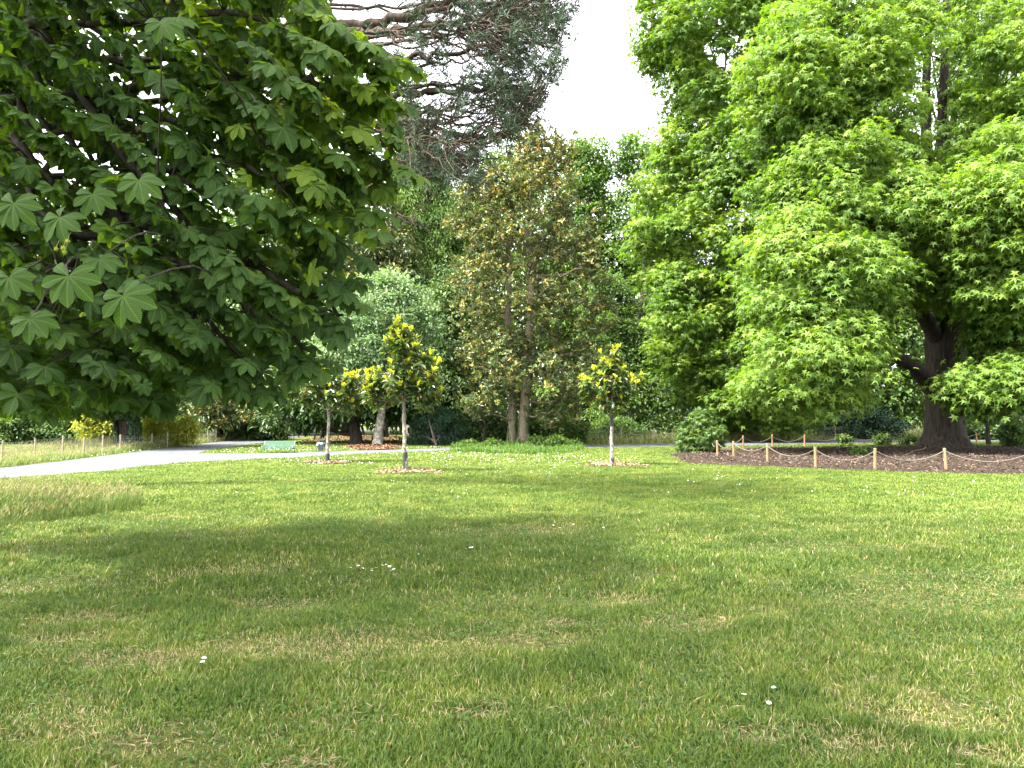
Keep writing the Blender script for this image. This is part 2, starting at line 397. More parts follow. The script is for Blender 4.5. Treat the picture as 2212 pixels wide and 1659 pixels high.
# ------------------------------------------------------------------ ground
def grass_ground_mat():
    m, t, p, out = newmat('lawn_soil')
    tc = t.nodes.new('ShaderNodeTexCoord')
    n1 = noise(t, .55, 6, .65, tc.outputs['Object']); n2 = noise(t, 9, 6, .7, tc.outputs['Object']); n3 = noise(t, 60, 3, .7, tc.outputs['Object'])
    a = ramp(t, [(.30, (.055,.085,.018)), (.50, (.080,.110,.024)), (.62, (.12,.12,.045)), (.75, (.16,.13,.08))], n1.outputs[0])
    b = ramp(t, [(.3, (.35,.38,.30)), (.7, (1.25,1.2,1.1))], n2.outputs[0])
    mx = t.nodes.new('ShaderNodeMixRGB'); mx.blend_type = 'MULTIPLY'; mx.inputs[0].default_value = 1
    t.links.new(a.outputs[0], mx.inputs[1]); t.links.new(b.outputs[0], mx.inputs[2])
    c = ramp(t, [(.3, (.45,.45,.45)), (.7, (1.25,1.25,1.25))], n3.outputs[0])
    m2 = t.nodes.new('ShaderNodeMixRGB'); m2.blend_type = 'MULTIPLY'; m2.inputs[0].default_value = 1
    t.links.new(mx.outputs[0], m2.inputs[1]); t.links.new(c.outputs[0], m2.inputs[2])
    t.links.new(m2.outputs[0], p.inputs['Base Color']); p.inputs['Roughness'].default_value = 1; p.inputs['Specular IOR Level'].default_value = .05
    bp = t.nodes.new('ShaderNodeBump'); bp.inputs['Distance'].default_value = .03; t.links.new(n2.outputs[0], bp.inputs['Height'])
    t.links.new(bp.outputs[0], p.inputs['Normal']); return m
M['soil'] = grass_ground_mat()
g = Geo(); S_ = 900
g.add([[-S_, -60, 0], [S_, -60, 0], [S_, 1500, 0], [-S_, 1500, 0]], [[0, 1, 2, 3]])
tag(g.build('ground', M['soil']), kind='structure')

def gravel_mat():
    m, t, p, out = newmat('grey_gravel')
    tc = t.nodes.new('ShaderNodeTexCoord'); n1 = noise(t, 45, 4, .8, tc.outputs['Object']); n2 = noise(t, .8, 6, .7, tc.outputs['Object'])
    mp = t.nodes.new('ShaderNodeMapping'); mp.inputs['Scale'].default_value = (.35, 2.2, 1); t.links.new(tc.outputs['Object'], mp.inputs[0])
    n3 = noise(t, 1.2, 6, .75, mp.outputs[0])
    a = ramp(t, [(.3, (.042,.044,.049)), (.7, (.118,.123,.135))], n1.outputs[0]); b = ramp(t, [(.3, (.72,.71,.70)), (.7, (1.12,1.12,1.14))], n2.outputs[0])
    c = ramp(t, [(.35, (.80,.80,.79)), (.65, (1.12,1.12,1.12))], n3.outputs[0])
    mx = t.nodes.new('ShaderNodeMixRGB'); mx.blend_type = 'MULTIPLY'; mx.inputs[0].default_value = 1
    t.links.new(a.outputs[0], mx.inputs[1]); t.links.new(b.outputs[0], mx.inputs[2])
    m2 = t.nodes.new('ShaderNodeMixRGB'); m2.blend_type = 'MULTIPLY'; m2.inputs[0].default_value = 1
    t.links.new(mx.outputs[0], m2.inputs[1]); t.links.new(c.outputs[0], m2.inputs[2])
    t.links.new(m2.outputs[0], p.inputs['Base Color']); p.inputs['Roughness'].default_value = .95; p.inputs['Specular IOR Level'].default_value = .15
    bp = t.nodes.new('ShaderNodeBump'); bp.inputs['Distance'].default_value = .01; t.links.new(n1.outputs[0], bp.inputs['Height'])
    t.links.new(bp.outputs[0], p.inputs['Normal']); return m
M['gravel'] = gravel_mat()
def strip(name, lo, hi, z, mat):
    "surface between two edges given in layout pixels"
    A = spline([gnd(x, y)[:2] for x, y in lo], 6); B = spline([gnd(x, y)[:2] for x, y in hi], 6)
    def res(Q, n):
        L = np.concatenate([[0], np.cumsum(np.linalg.norm(np.diff(Q, axis=0), axis=1))]); t = np.linspace(0, L[-1], n)
        return np.stack([np.interp(t, L, Q[:, 0]), np.interp(t, L, Q[:, 1])], 1)
    n = 90; A = res(A, n); B = res(B, n)
    A += np.stack([np.zeros(n), (vnoise(A[:, 0]*1.5, A[:, 1]*1.5, 5)-.5)*.35], 1); B += np.stack([np.zeros(n), (vnoise(B[:, 0]*1.5, B[:, 1]*1.5, 6)-.5)*.35], 1)
    V = np.vstack([np.c_[A, np.full(n, z)], np.c_[B, np.full(n, z)]])
    g = Geo(); g.add(V, [[i, i+1, n+i+1, n+i] for i in range(n-1)])
    return g.build(name, mat), np.vstack([A, B[::-1]])
PATHS = []
# the main path on the left up to the fork, then its near branch right across the lawn
lo = [(-260,1085),(0,1035),(188,1022),(295,1010),(403,999),(594,990),(740,982.5),(852,977.5),(974,972.7),(1100,970.5),(1245,968),(1404,965.2),(1607,962),(1782,959),(1990,955.8),(2212,951.5),(2500,948)]
hi = [(-260,1036),(0,1011),(134,996),(230,985),(330,979.5),(427,979.8),(594,979.5),(700,975.8),(869,971),(974,968),(1100,965),(1245,961.7),(1458,957.6),(1640,953.5),(1836,950),(2050,947),(2212,943.5),(2500,941)]
o, pl = strip('path', lo, hi, .006, M['gravel']); tag(o, kind='structure'); PATHS.append(pl)
lo2 = [(427,979.8),(457,971.5),(486,966.8),(559,957.5),(632,946.3),(693,938.5),(800,930),(900,925)]
hi2 = [(134,996),(295,976.3),(403,961.5),(486,953),(594,939.8),(689,934.5),(800,927.5),(900,922)]
o, pl = strip('path', lo2, hi2, .010, M['gravel']); tag(o, kind='structure'); PATHS.append(pl)
o, pl = strip('path', [(2120,946),(2182,946),(2260,944),(2420,942)], [(2120,936),(2182,934.5),(2260,934),(2420,933)], .012, M['gravel']); tag(o, kind='structure'); PATHS.append(pl)

def mulch_mat(name, c1, c2, c3):
    m, t, p, out = newmat(name)
    tc = t.nodes.new('ShaderNodeTexCoord'); n1 = noise(t, 30, 5, .8, tc.outputs['Object'])
    a = ramp(t, [(.3, c1), (.52, c2), (.72, c3)], n1.outputs[0]); t.links.new(a.outputs[0], p.inputs['Base Color'])
    p.inputs['Roughness'].default_value = 1; p.inputs['Specular IOR Level'].default_value = .1
    b = t.nodes.new('ShaderNodeBump'); b.inputs['Distance'].default_value = .05; t.links.new(n1.outputs[0], b.inputs['Height']); t.links.new(b.outputs[0], p.inputs['Normal'])
    return m
M['mulch'] = mulch_mat('bark_mulch', (.014,.010,.007), (.036,.025,.018), (.08,.058,.042))
M['chip'] = leafmat('bark_chip', [(0, (.016,.011,.008)), (.6, (.048,.034,.025)), (1, (.15,.112,.082))], .02, (1,1,1), .9, .15)
M['litter'] = leafmat('leaf_litter', [(0, (.04,.022,.014)), (.6, (.10,.050,.026)), (1, (.22,.13,.065))], .1, (1,1,1), .8, .2)
M['straw'] = leafmat('straw_chip', [(0, (.10,.065,.04)), (.6, (.20,.15,.085)), (1, (.34,.26,.16))], .1, (1,1,1), .9, .2)
BEDS = []
def bed(name, outline, z, nchip, chip_mat, base_mat, size=.09, mound=.06, rim=.12):
    "mound of mulch with loose chips"
    O = np.array(outline, float); c = O.mean(0); n = len(O)
    Vs = []; K = 9
    for k in range(K+1):
        f = 1 - k/K; q = c + (O-c)*(f if k < K else .001)
        h = z + mound*(1-f**2)
        Vs.append(np.c_[q, np.full(n, h) if k else np.full(n, z)])
    V = np.vstack(Vs)
    fx = [[k*n+i, k*n+(i+1) % n, (k+1)*n+(i+1) % n, (k+1)*n+i] for k in range(K) for i in range(n)]
    g = Geo(); g.add(V, fx, .3, None, 0)
    lo_, hi_ = O.min(0), O.max(0); ext = (hi_-lo_)*.06
    P = R.uniform(lo_-ext, hi_+ext, (nchip, 2))
    Oj = c + (O-c)*1.03
    keep = inpoly(P, Oj); P = P[keep]; P = P[fbm(P[:, 0], P[:, 1], 1.2, 3) > .05]
    ins = inpoly(P, c + (O-c)*.9); dd = R.random(len(P)); P = P[ins | (dd < .5)]
    n_ = len(P); r_ = np.linalg.norm((P-c)/(np.abs(O-c).max(0)), axis=1).clip(0, 1)
    pos = np.c_[P, z + mound*(1-r_**2) + .005 + R.random(n_)*.03]
    X, Y, Z = frames(np.c_[R.normal(size=(n_, 2)), R.normal(size=n_)*.25], np.c_[R.normal(size=(n_, 2))*.35, np.ones(n_)], n_)
    g.inst(T_rhomb(.22, .05), pos, X, Y, Z, size*R.uniform(.5, 1.5, n_), R.random(n_), 1)
    BEDS.append(O); o = g.build(name, [M[base_mat], M[chip_mat]]); return o
near = [(1445,982),(1489,999.5),(1575,1005.6),(1697,1010.5),(1836,1016.6),(1989,1021.5),(2212,1026),(2480,1028),(2600,1000),(2560,975)]
far = [(2400,964.5),(2212,963.2),(2090,962),(1990,963),(1836,966),(1740,967),(1648,967.5),(1575,971),(1500,975)]
ol = spline([gnd(x, y)[:2] for x, y in near+far] + [gnd(*near[0])[:2]], 6)[:-1]
ol += (np.stack([vnoise(ol[:, 0]*1.3, ol[:, 1]*1.3, 8), vnoise(ol[:, 0]*1.3, ol[:, 1]*1.3, 9)], 1)-.5)*.5
tag(bed('mulch_bed', ol, .012, 60000, 'chip', 'mulch', .11, .10), kind='structure')

# ------------------------------------------------------------------ grass
def grass_blade_mat():
    m, t, p, out = newmat('grass_blade')
    a = t.nodes.new('ShaderNodeAttribute'); a.attribute_name = 'rnd'
    tc = t.nodes.new('ShaderNodeTexCoord'); n1 = noise(t, .55, 6, .65, tc.outputs['Object']); n0 = noise(t, 2.4, 4, .6, tc.outputs['Object'])
    gr = ramp(t, [(0, (.046,.092,.012)), (.35, (.100,.155,.020)), (.7, (.165,.215,.032)), (.85, (.24,.25,.06)), (.92, (.37,.31,.14)), (1, (.46,.39,.23))], a.outputs['Fac'])
    dry = ramp(t, [(0, (.10,.15,.025)), (.5, (.20,.21,.055)), (1, (.38,.30,.15))], a.outputs['Fac'])
    f = ramp(t, [(.58, (0,0,0)), (.74, (.6,.6,.6))], n1.outputs[0])
    mx = t.nodes.new('ShaderNodeMixRGB'); t.links.new(f.outputs[0], mx.inputs[0]); t.links.new(gr.outputs[0], mx.inputs[1]); t.links.new(dry.outputs[0], mx.inputs[2])
    f2 = ramp(t, [(.3, (.72,.80,.8)), (.65, (1.12,1.08,1.0))], n0.outputs[0])
    m2 = t.nodes.new('ShaderNodeMixRGB'); m2.blend_type = 'MULTIPLY'; m2.inputs[0].default_value = 1
    t.links.new(mx.outputs[0], m2.inputs[1]); t.links.new(f2.outputs[0], m2.inputs[2])
    t.links.new(m2.outputs[0], p.inputs['Base Color']); p.inputs['Roughness'].default_value = .55; p.inputs['Specular IOR Level'].default_value = .3
    tr = t.nodes.new('ShaderNodeBsdfTranslucent'); t.links.new(m2.outputs[0], tr.inputs[0])
    ms = t.nodes.new('ShaderNodeMixShader'); ms.inputs[0].default_value = .35
    t.links.new(p.outputs[0], ms.inputs[1]); t.links.new(tr.outputs[0], ms.inputs[2]); t.links.new(ms.outputs[0], out.inputs[0]); return m
M['grass'] = grass_blade_mat()
def scatter_view(n, y0, y1, side=1.0):
    "points on the ground inside the wedge the photo can see (plus a margin), even per square metre"
    u = R.random(n); y = np.sqrt(y0*y0 + u*(y1*y1-y0*y0)); hw = .70*side
    x = R.uniform(-1, 1, n)*(y*hw + 1.5); return np.stack([x, y], 1)
def blades(g, P, h, wid, rnd, bend=1.0, mat=0, T=None):
    n = len(P); a = R.random(n)*2*np.pi
    X = np.stack([np.cos(a), np.sin(a), np.zeros(n)], 1); Yv = np.stack([-np.sin(a), np.cos(a), np.zeros(n)], 1)
    tilt = R.normal(size=(n, 2))*.22*bend; Z = nrm(np.c_[tilt, np.ones(n)])
    sc = np.stack([wid/.035, h*bend*R.uniform(.3, 1.6, n), h], 1)
    g.inst(T if T is not None else T_blade(), np.c_[P, np.full(n, -.005)] if P.shape[1] == 2 else P, X, Yv, Z, sc, rnd, mat)
def offpath(P):
    k = np.ones(len(P), bool)
    for q in PATHS + BEDS: k &= ~inpoly(P, q)
    return P[k]
PATCH = [(*gnd(x, y)[:2], q) for x, y, q in [(600,1310,.35),(740,1395,.55),(620,1405,.3),(80,1388,.28),(30,1270,.5),(180,1335,.35),(260,1430,.3),(1215,1352,.2),(1150,1385,.3),(1850,1612,.35),(1980,1560,.3),(2080,1265,.9),(1900,1290,.5),(1500,1350,.3),(120,1560,.3),(1040,1545,.15),(470,1235,.5),(1660,1600,.2),(2120,1640,.2),(660,1660,.12),(1330,1300,.4),(330,1600,.2),(1750,1180,.8),(1100,1150,.7)]]
def lawn_part(n, y0, y1, h, wid, seed):
    P = offpath(scatter_view(n, y0, y1)); d = fbm(P[:, 0], P[:, 1], 1.6, seed); d2 = fbm(P[:, 0], P[:, 1], .5, 31)
    keep = R.random(len(P)) < np.clip(.45 + 1.3*(d-.3), .15, 1); P = P[keep]; d = d[keep]; d2 = d2[keep]
    pd = np.zeros(len(P))
    for (cx, cy, rr_) in PATCH: 
        dx = (P[:, 0]-cx)/(rr_*1.7); dy = (P[:, 1]-cy)/rr_; q_ = np.sqrt(dx*dx+dy*dy) + (d-.5)*1.6; pd = np.maximum(pd, np.clip(1.25-q_, 0, 1))
    kp = R.random(len(P)) > pd*.35; P = P[kp]; d = d[kp]; pd = pd[kp]
    n_ = len(P); hh = h*(.55 + .95*d)*R.uniform(.5, 1.35, n_)*(1-.55*pd)
    rnd = np.clip(R.normal(.42, .20, n_) - (d-.45)*.7 + (R.random(n_) < (.09 if y0 < 16 else .05))*.5, 0, 1 if y0 < 16 else .86); dm_ = R.random(n_) < pd*.5; rnd[dm_] = R.uniform(.84, 1, dm_.sum())
    blades(g, P, hh, wid*R.uniform(.7, 1.4, n_), rnd, 1.3)
g = Geo()
lawn_part(520000, 3.2, 8.5, .066, .0034, 20)
lawn_part(330000, 8.5, 16, .075, .0060, 20)
lawn_part(430000, 16, 32, .066, .0085, 20)
lawn_part(380000, 32, 66, .060, .017, 20)
tag(g.build('lawn_grass', M['grass']), 'short mown lawn grass with greener tufts and straw coloured patches', 'grass', kind='stuff')
g = Geo(); P = np.vstack([scatter_view(9000, 3.2, 10), np.vstack([np.array(p_[:2]) + R.normal(size=(110, 2))*[p_[2], p_[2]*.6] for p_ in PATCH])]); P = P[fbm(P[:, 0], P[:, 1], 1.1, 71) > .30]
n = len(P); X, Y, Z = frames(np.c_[R.normal(size=(n, 2)), R.normal(size=n)*.18], np.c_[R.normal(size=(n, 2))*.4, np.ones(n)], n)
g.inst(T_rhomb(.035, .04), np.c_[P, R.uniform(.012, .045, n)], X, Y, Z, R.uniform(.05, .11, n), R.uniform(.3, 1, n))
tag(g.build('dry_thatch', M['straw']), 'dead straw coloured grass lying in the worn patches of the near lawn', 'dry grass', kind='stuff')
# clover and broad weeds in the turf
g = Geo()
P = scatter_view(150000, 3.3, 15); q = fbm(P[:, 0], P[:, 1], .8, 51); P = P[q > .52]
n = len(P); X, Y, Z = frames(R.normal(size=(n, 3))*[1, 1, .2], np.c_[R.normal(size=(n, 2))*.35, np.ones(n)], n)
g.inst(T_rhomb(.45, .1), np.c_[P, R.uniform(.02, .055, n)], X, Y, Z, R.uniform(.016, .038, n), R.random(n)*.8)
tag(g.build('clover', M['plane']), 'low clover and broad leaved weeds spread in the near turf', 'clover', kind='stuff')

# ------------------------------------------------------------------ tall grasses and verge
def tall(name, label, P, h, wid, lo_, hi_, mat='weed', heads=False, hd=(.8, 1.0)):
    P = P[R.random(len(P)) < .35 + 1.1*fbm(P[:, 0], P[:, 1], .9, 91)]; n = len(P); g = Geo(); hv = .25 + 1.45*fbm(P[:, 0], P[:, 1], .55, 92)**1.3
    blades(g, P, h*hv*R.uniform(.4, 1.25, n), wid*R.uniform(.7, 1.4, n), R.uniform(lo_, hi_, n), 1.1)
    if heads:
        k = n//3; Q = P[:k]; hh = h*hv[:k]*R.uniform(.7, 1.15, k); pos = np.c_[Q, hh]
        X, Y, Z = frames(np.c_[R.normal(.35, .35, (k, 1)), R.normal(0, .4, (k, 1)), np.ones(k)], rdir(k), k)
        g.inst(T_ell(.10, .15), pos, X, Y, Z, R.uniform(.07, .13, k), R.uniform(*hd, k))
    o = g.build(name, M[mat]); return tag(o, label, 'grass', kind='stuff')
def polyscatter(poly, n, gate=None):
    O = np.array([gnd(x, y)[:2] for x, y in poly]); P = R.uniform(O.min(0), O.max(0), (n, 2)); P = P[inpoly(P, O)]
    if gate is not None: P = P[fbm(P[:, 0], P[:, 1], gate, 77) > .38]
    return P
P = polyscatter([(-260,1150),(-60,1148),(120,1128),(230,1114),(300,1096),(310,1078),(180,1064),(40,1055),(-260,1062)], 34000)
tall('tall_grass', 'tall barley grass gone to seed on the left side of the lawn', P, .42, .007, .0, .55, heads=True, hd=(.6, 1.0))
P = offpath(polyscatter([(-300,1052),(0,1011),(134,996),(295,974),(403,961.5),(486,953),(486,945),(330,950),(0,978),(-300,1010)], 90000))
tall('verge_grass', 'rough sunlit grass and weeds along the wire fence on the left', P, .42, .014, .15, .85, heads=True)
P = offpath(polyscatter([(972,974),(990,979),(1020,976),(1060,981),(1100,979),(1140,983),(1190,978),(1225,979),(1262,970),(1245,961),(1150,957),(1050,958),(975,965)], 26000))
tall('uncut_grass', 'island of uncut grass round the foot of the tall bronze magnolia', P, .34, .018, .0, .9, mat='plane')
P = offpath(polyscatter([(1270,961),(1458,957),(1640,953.5),(1836,950),(2000,947.5),(2000,938),(1600,943),(1270,949)], 60000))
tall('far_verge_grass', 'pale uncut grass between the far path and the wire fence', P, .75, .03, .25, 1.0, heads=True)

# ------------------------------------------------------------------ daisies
M['petal'] = plain('daisy_petal', (.8, .8, .78), .6, nz=.03); M['yolk'] = plain('daisy_centre', (.6, .42, .03), .6)
def daisy_mesh():
    g = Geo(); n = 14
    for k in range(n):
        a = 2*math.pi*k/n; c, s = math.cos(a), math.sin(a)
        V = np.array([[.003, -.0015, 0], [.012, -.0026, .003], [.0135, 0, .002], [.012, .0026, .003]])
        g.add(np.stack([V[:, 0]*c-V[:, 1]*s, V[:, 0]*s+V[:, 1]*c, V[:, 2]+.05], 1), [[0, 1, 2, 3]])
    g.tube([[0, 0, -.01], [.003, 0, .03], [0, 0, .048]], .0012, 4, mat=2)
    a = np.linspace(0, 2*math.pi, 8, endpoint=False)
    V = [[.004*math.cos(t), .004*math.sin(t), .0505] for t in a] + [[0, 0, .053]]
    g.add(V, [[i, (i+1) % 8, 8, 8] for i in range(8)], mat=1)
    return g
dm = daisy_mesh()
dspots = []
for (x, y) in [(440,1438),(438,1447),(1607,1521),(1660,1537),(1675,1503),(1676,1506),(1240,1140),(755,1237),(768,1236),(775,1232),(782,1238),(800,1243),(805,1239),(812,1237),(822,1231),(835,1230),(852,1240),(846,1243),(840,1233),(900,1205),(905,1208),(1303,1147),(1320,1144),(1195,1142),(1308,1143),(1210,1148),(560,1250),(950,1212),(1008,1195),(1015,1192),(1022,1190)]:
    dspots.append(gnd(x, y)[:2])
for _ in range(4000):
    if len(dspots) >= 300: break
    y = random.uniform(19, 34); x = random.uniform(-12, 9)*random.random()**.3; q = float(vnoise(np.array([x*.5]), np.array([y*.35]), 61)[0])
    if q > .55: dspots.append(np.array([x, y]))
dspots = offpath(np.array(dspots)); dfirst = None
for i, (x, y) in enumerate(dspots):
    if i == 0: dfirst = dm.build('daisy', [M['petal'], M['yolk'], M['grass']]); o = dfirst
    else: o = dfirst.copy(); link(o)
    far_ = y > 18; s_ = random.uniform(1.0, 1.4)*(1.0 if far_ else 1.15)
    o.location = (x, y, .01); o.scale = (s_, s_, 1.1); o.rotation_euler = (random.uniform(-.5, .3), random.uniform(-.3, .3), random.uniform(0, 6))
    if far_: tag(o, 'small white daisy among the flecks of the sunlit far lawn', 'daisy', 'daisies in the sunlit far lawn')
    else: tag(o, 'white daisy standing in the shaded near lawn', 'daisy', 'daisies in the shaded near lawn')
g = Geo()
P = offpath(np.vstack([polyscatter([(600,1000),(430,980),(600,959),(700,945),(860,960),(1000,970),(1060,980),(1240,982),(1420,990),(1380,1004),(900,1003),(620,1012)], 15000, .45),
    polyscatter([(1400,1010),(2212,1045),(2212,1110),(1500,1060)], 500, .6), polyscatter([(0,1000),(300,972),(380,964),(330,985),(0,1025)], 4500, .6)]))
P = P[R.random(len(P)) < .34]
n = len(P); X, Y, Z = frames(rdir(n)*[1, 1, .15], np.c_[R.normal(size=(n, 2))*.3 - [0, .4], np.ones(n)], n)
g.inst(T_rhomb(.5, .02), np.c_[P, R.uniform(.05, .10, n)], X, Y, Z, R.uniform(.025, .05, n), .5)
tag(g.build('daisy_carpet', M['petal']), 'carpet of tiny white daisies flecking the lawn round the path and bench', 'daisies', kind='stuff')
# ------------------------------------------------------------------ young magnolias
M['wrap'] = plain('black_trunk_wrap', (.018, .018, .018), .6)
def young_magnolia(base, top_y, trunk_top_y, trunk_x, lobes, ring, label, wraps, lean_pts=None, nsh=70, seed=3, lf=.27):
    rr = np.random.default_rng(seed)
    b = gnd(*base); Y = b[1]
    root = empty('young_magnolia', b, label, 'tree', 'young staked-size magnolias on the lawn')
    tp = at(trunk_x, trunk_top_y, Y); top = at(trunk_x + (lobes[0][0]-trunk_x)*.6, top_y + 12, Y)
    t = Geo(); zz = np.linspace(0, 1, 7)[:, None]
    P = b + (tp-b)*zz; P[1:-1, 0] += rr.normal(size=5)*.012; P[0, 2] = -.05
    P = np.vstack([P, tp + (top-tp)*.5 + [.02, 0, 0], top]); rad = np.array([.10, .082, .076, .072, .068, .066, .062, .038, .014])
    t.tube(P, rad, 10)
    g = Geo(); tips = []
    for (cx, cy, rx, ry, k) in lobes:
        c = at(cx, cy, Y); rX = rx/F*Y; rZ = ry/F*Y
        v = rdir(k, rr); q = c + v*np.array([rX, rX*.8, rZ])*(rr.uniform(.45, 1.0, k)**.6)[:, None]; tips.append(q)
    tips = np.vstack(tips)
    main = []
    for k in range(6):
        a = tp + (top-tp)*rr.uniform(0, .35); q = tips[rr.integers(len(tips))]; main.append(limb(t, a, a+(q-a)*.7, .028, .012, 6, rise=-.15, rng=rr))
    allp = np.vstack(main + [tp + (top-tp)*np.linspace(.1, .95, 12)[:, None]])
    t.build('trunk', M['barky'], root, smooth=True)
    shoots = Geo()
    for q in tips:
        d = np.linalg.norm(allp-q, axis=1) + 1.2*np.maximum(allp[:, 2]-q[2]+.1, 0); a = allp[d.argmin()]
        limb(shoots, a, q, .012, .007, 4, rise=-.2, n=4, rng=rr)
        out = nrm(q - (tp+(top-tp)*.3)); ax = nrm(out*.5 + np.array([0, 0, .9]) + rr.normal(size=3)*.2)
        zrel = (q[2]-tp[2])/(top[2]-tp[2]); outr = np.linalg.norm((q-tp)[:2])
        # old leaves in a loose whorl, new ones upright at the tip
        def whorl(n, z0, z1, up, size, r0, r1, dr):
            a = rr.random(n)*2*np.pi; A = nrm(np.cross(ax, [0.3, .2, 1.0])); B = np.cross(ax, A)
            rad_ = np.cos(a)[:, None]*A + np.sin(a)[:, None]*B
            Yd = rad_*(1-up) + ax*up + np.array([0, 0, -dr]) + rr.normal(size=(n, 3))*.12
            X, Yv, Z = frames(Yd, ax + rad_*(-.6 if up > .6 else .25), n)
            pos = q - ax*rr.uniform(z0, z1, n)[:, None]
            g.inst(T_ell(.22, .10 if up > .6 else .3, .09), pos, X, Yv, Z, size*rr.uniform(.75, 1.15, n), rr.uniform(r0, r1, n))
        whorl(13, .02, .50, .35, lf*1.1, .0, .5, .35)
        if rr.random() < .25: whorl(1, .1, .4, .2, lf, .53, .57, .6)
        if rr.random() < .80: whorl(8, -.08, .04, .66, lf*.85, .55, 1.0, 0)
    shoots.V and shoots.build('branches', M['barky'], root, smooth=True)
    g.build('crown', M['mag_young'], root)
    for (y0, y1, r_) in wraps:
        w_ = Geo(); p0 = b + (tp-b)*((base[1]-y0)/(base[1]-trunk_top_y)); p1 = b + (tp-b)*((base[1]-y1)/(base[1]-trunk_top_y))
        w_.tube(np.linspace(p0, p1, 5), [r_*1.05, r_, r_*.97, r_, r_*.96], 10, cap=True); w_.build('trunk_guard', M['wrap'], root, smooth=True)
    # ring of straw mulch
    a = np.linspace(0, 2*np.pi, 40, endpoint=False); c = b[:2] + [0.1, 0]
    O = c + np.stack([np.cos(a)*ring[0], np.sin(a)*ring[1]], 1)*(1 + .18*np.sin(a*3+seed) + .1*np.sin(a*7))[:, None]
    tag(bed('mulch_ring', O, .014, 2600, 'straw', 'mulch', .13, .05), kind='structure')
young_magnolia((876,1020), 694, 871, 872, [(868,745,40,45,26),(905,800,46,42,26),(850,822,58,38,24),(812,845,26,30,14),(920,845,36,30,16),(866,705,20,14,9)], (1.2,1.2),
    'tallest of three young magnolias on the lawn, long black guard round its foot', [(1020,977,.092)], seed=3)
young_magnolia((707,999), 782, 895, 710, [(665,835,48,36,28),(720,828,52,38,30),(778,832,44,32,24),(700,804,44,16,12),(735,866,46,20,12)], (1.1,1.1),
    'broad young magnolia right of the litter bin, nearest the green bench', [(999,980,.10)], seed=5)
young_magnolia((1322,1006), 745, 889, 1321, [(1317,770,28,24,12),(1318,810,42,26,17),(1290,835,42,22,14),(1350,835,40,22,14),(1322,862,45,18,12),(1262,828,18,12,6),(1378,815,18,12,6)], (1.3,1.3),
    'slender young magnolia right of the tall bronze magnolia, one black wrap high on its trunk', [(1006,990,.092),(920,897,.085)], seed=9)

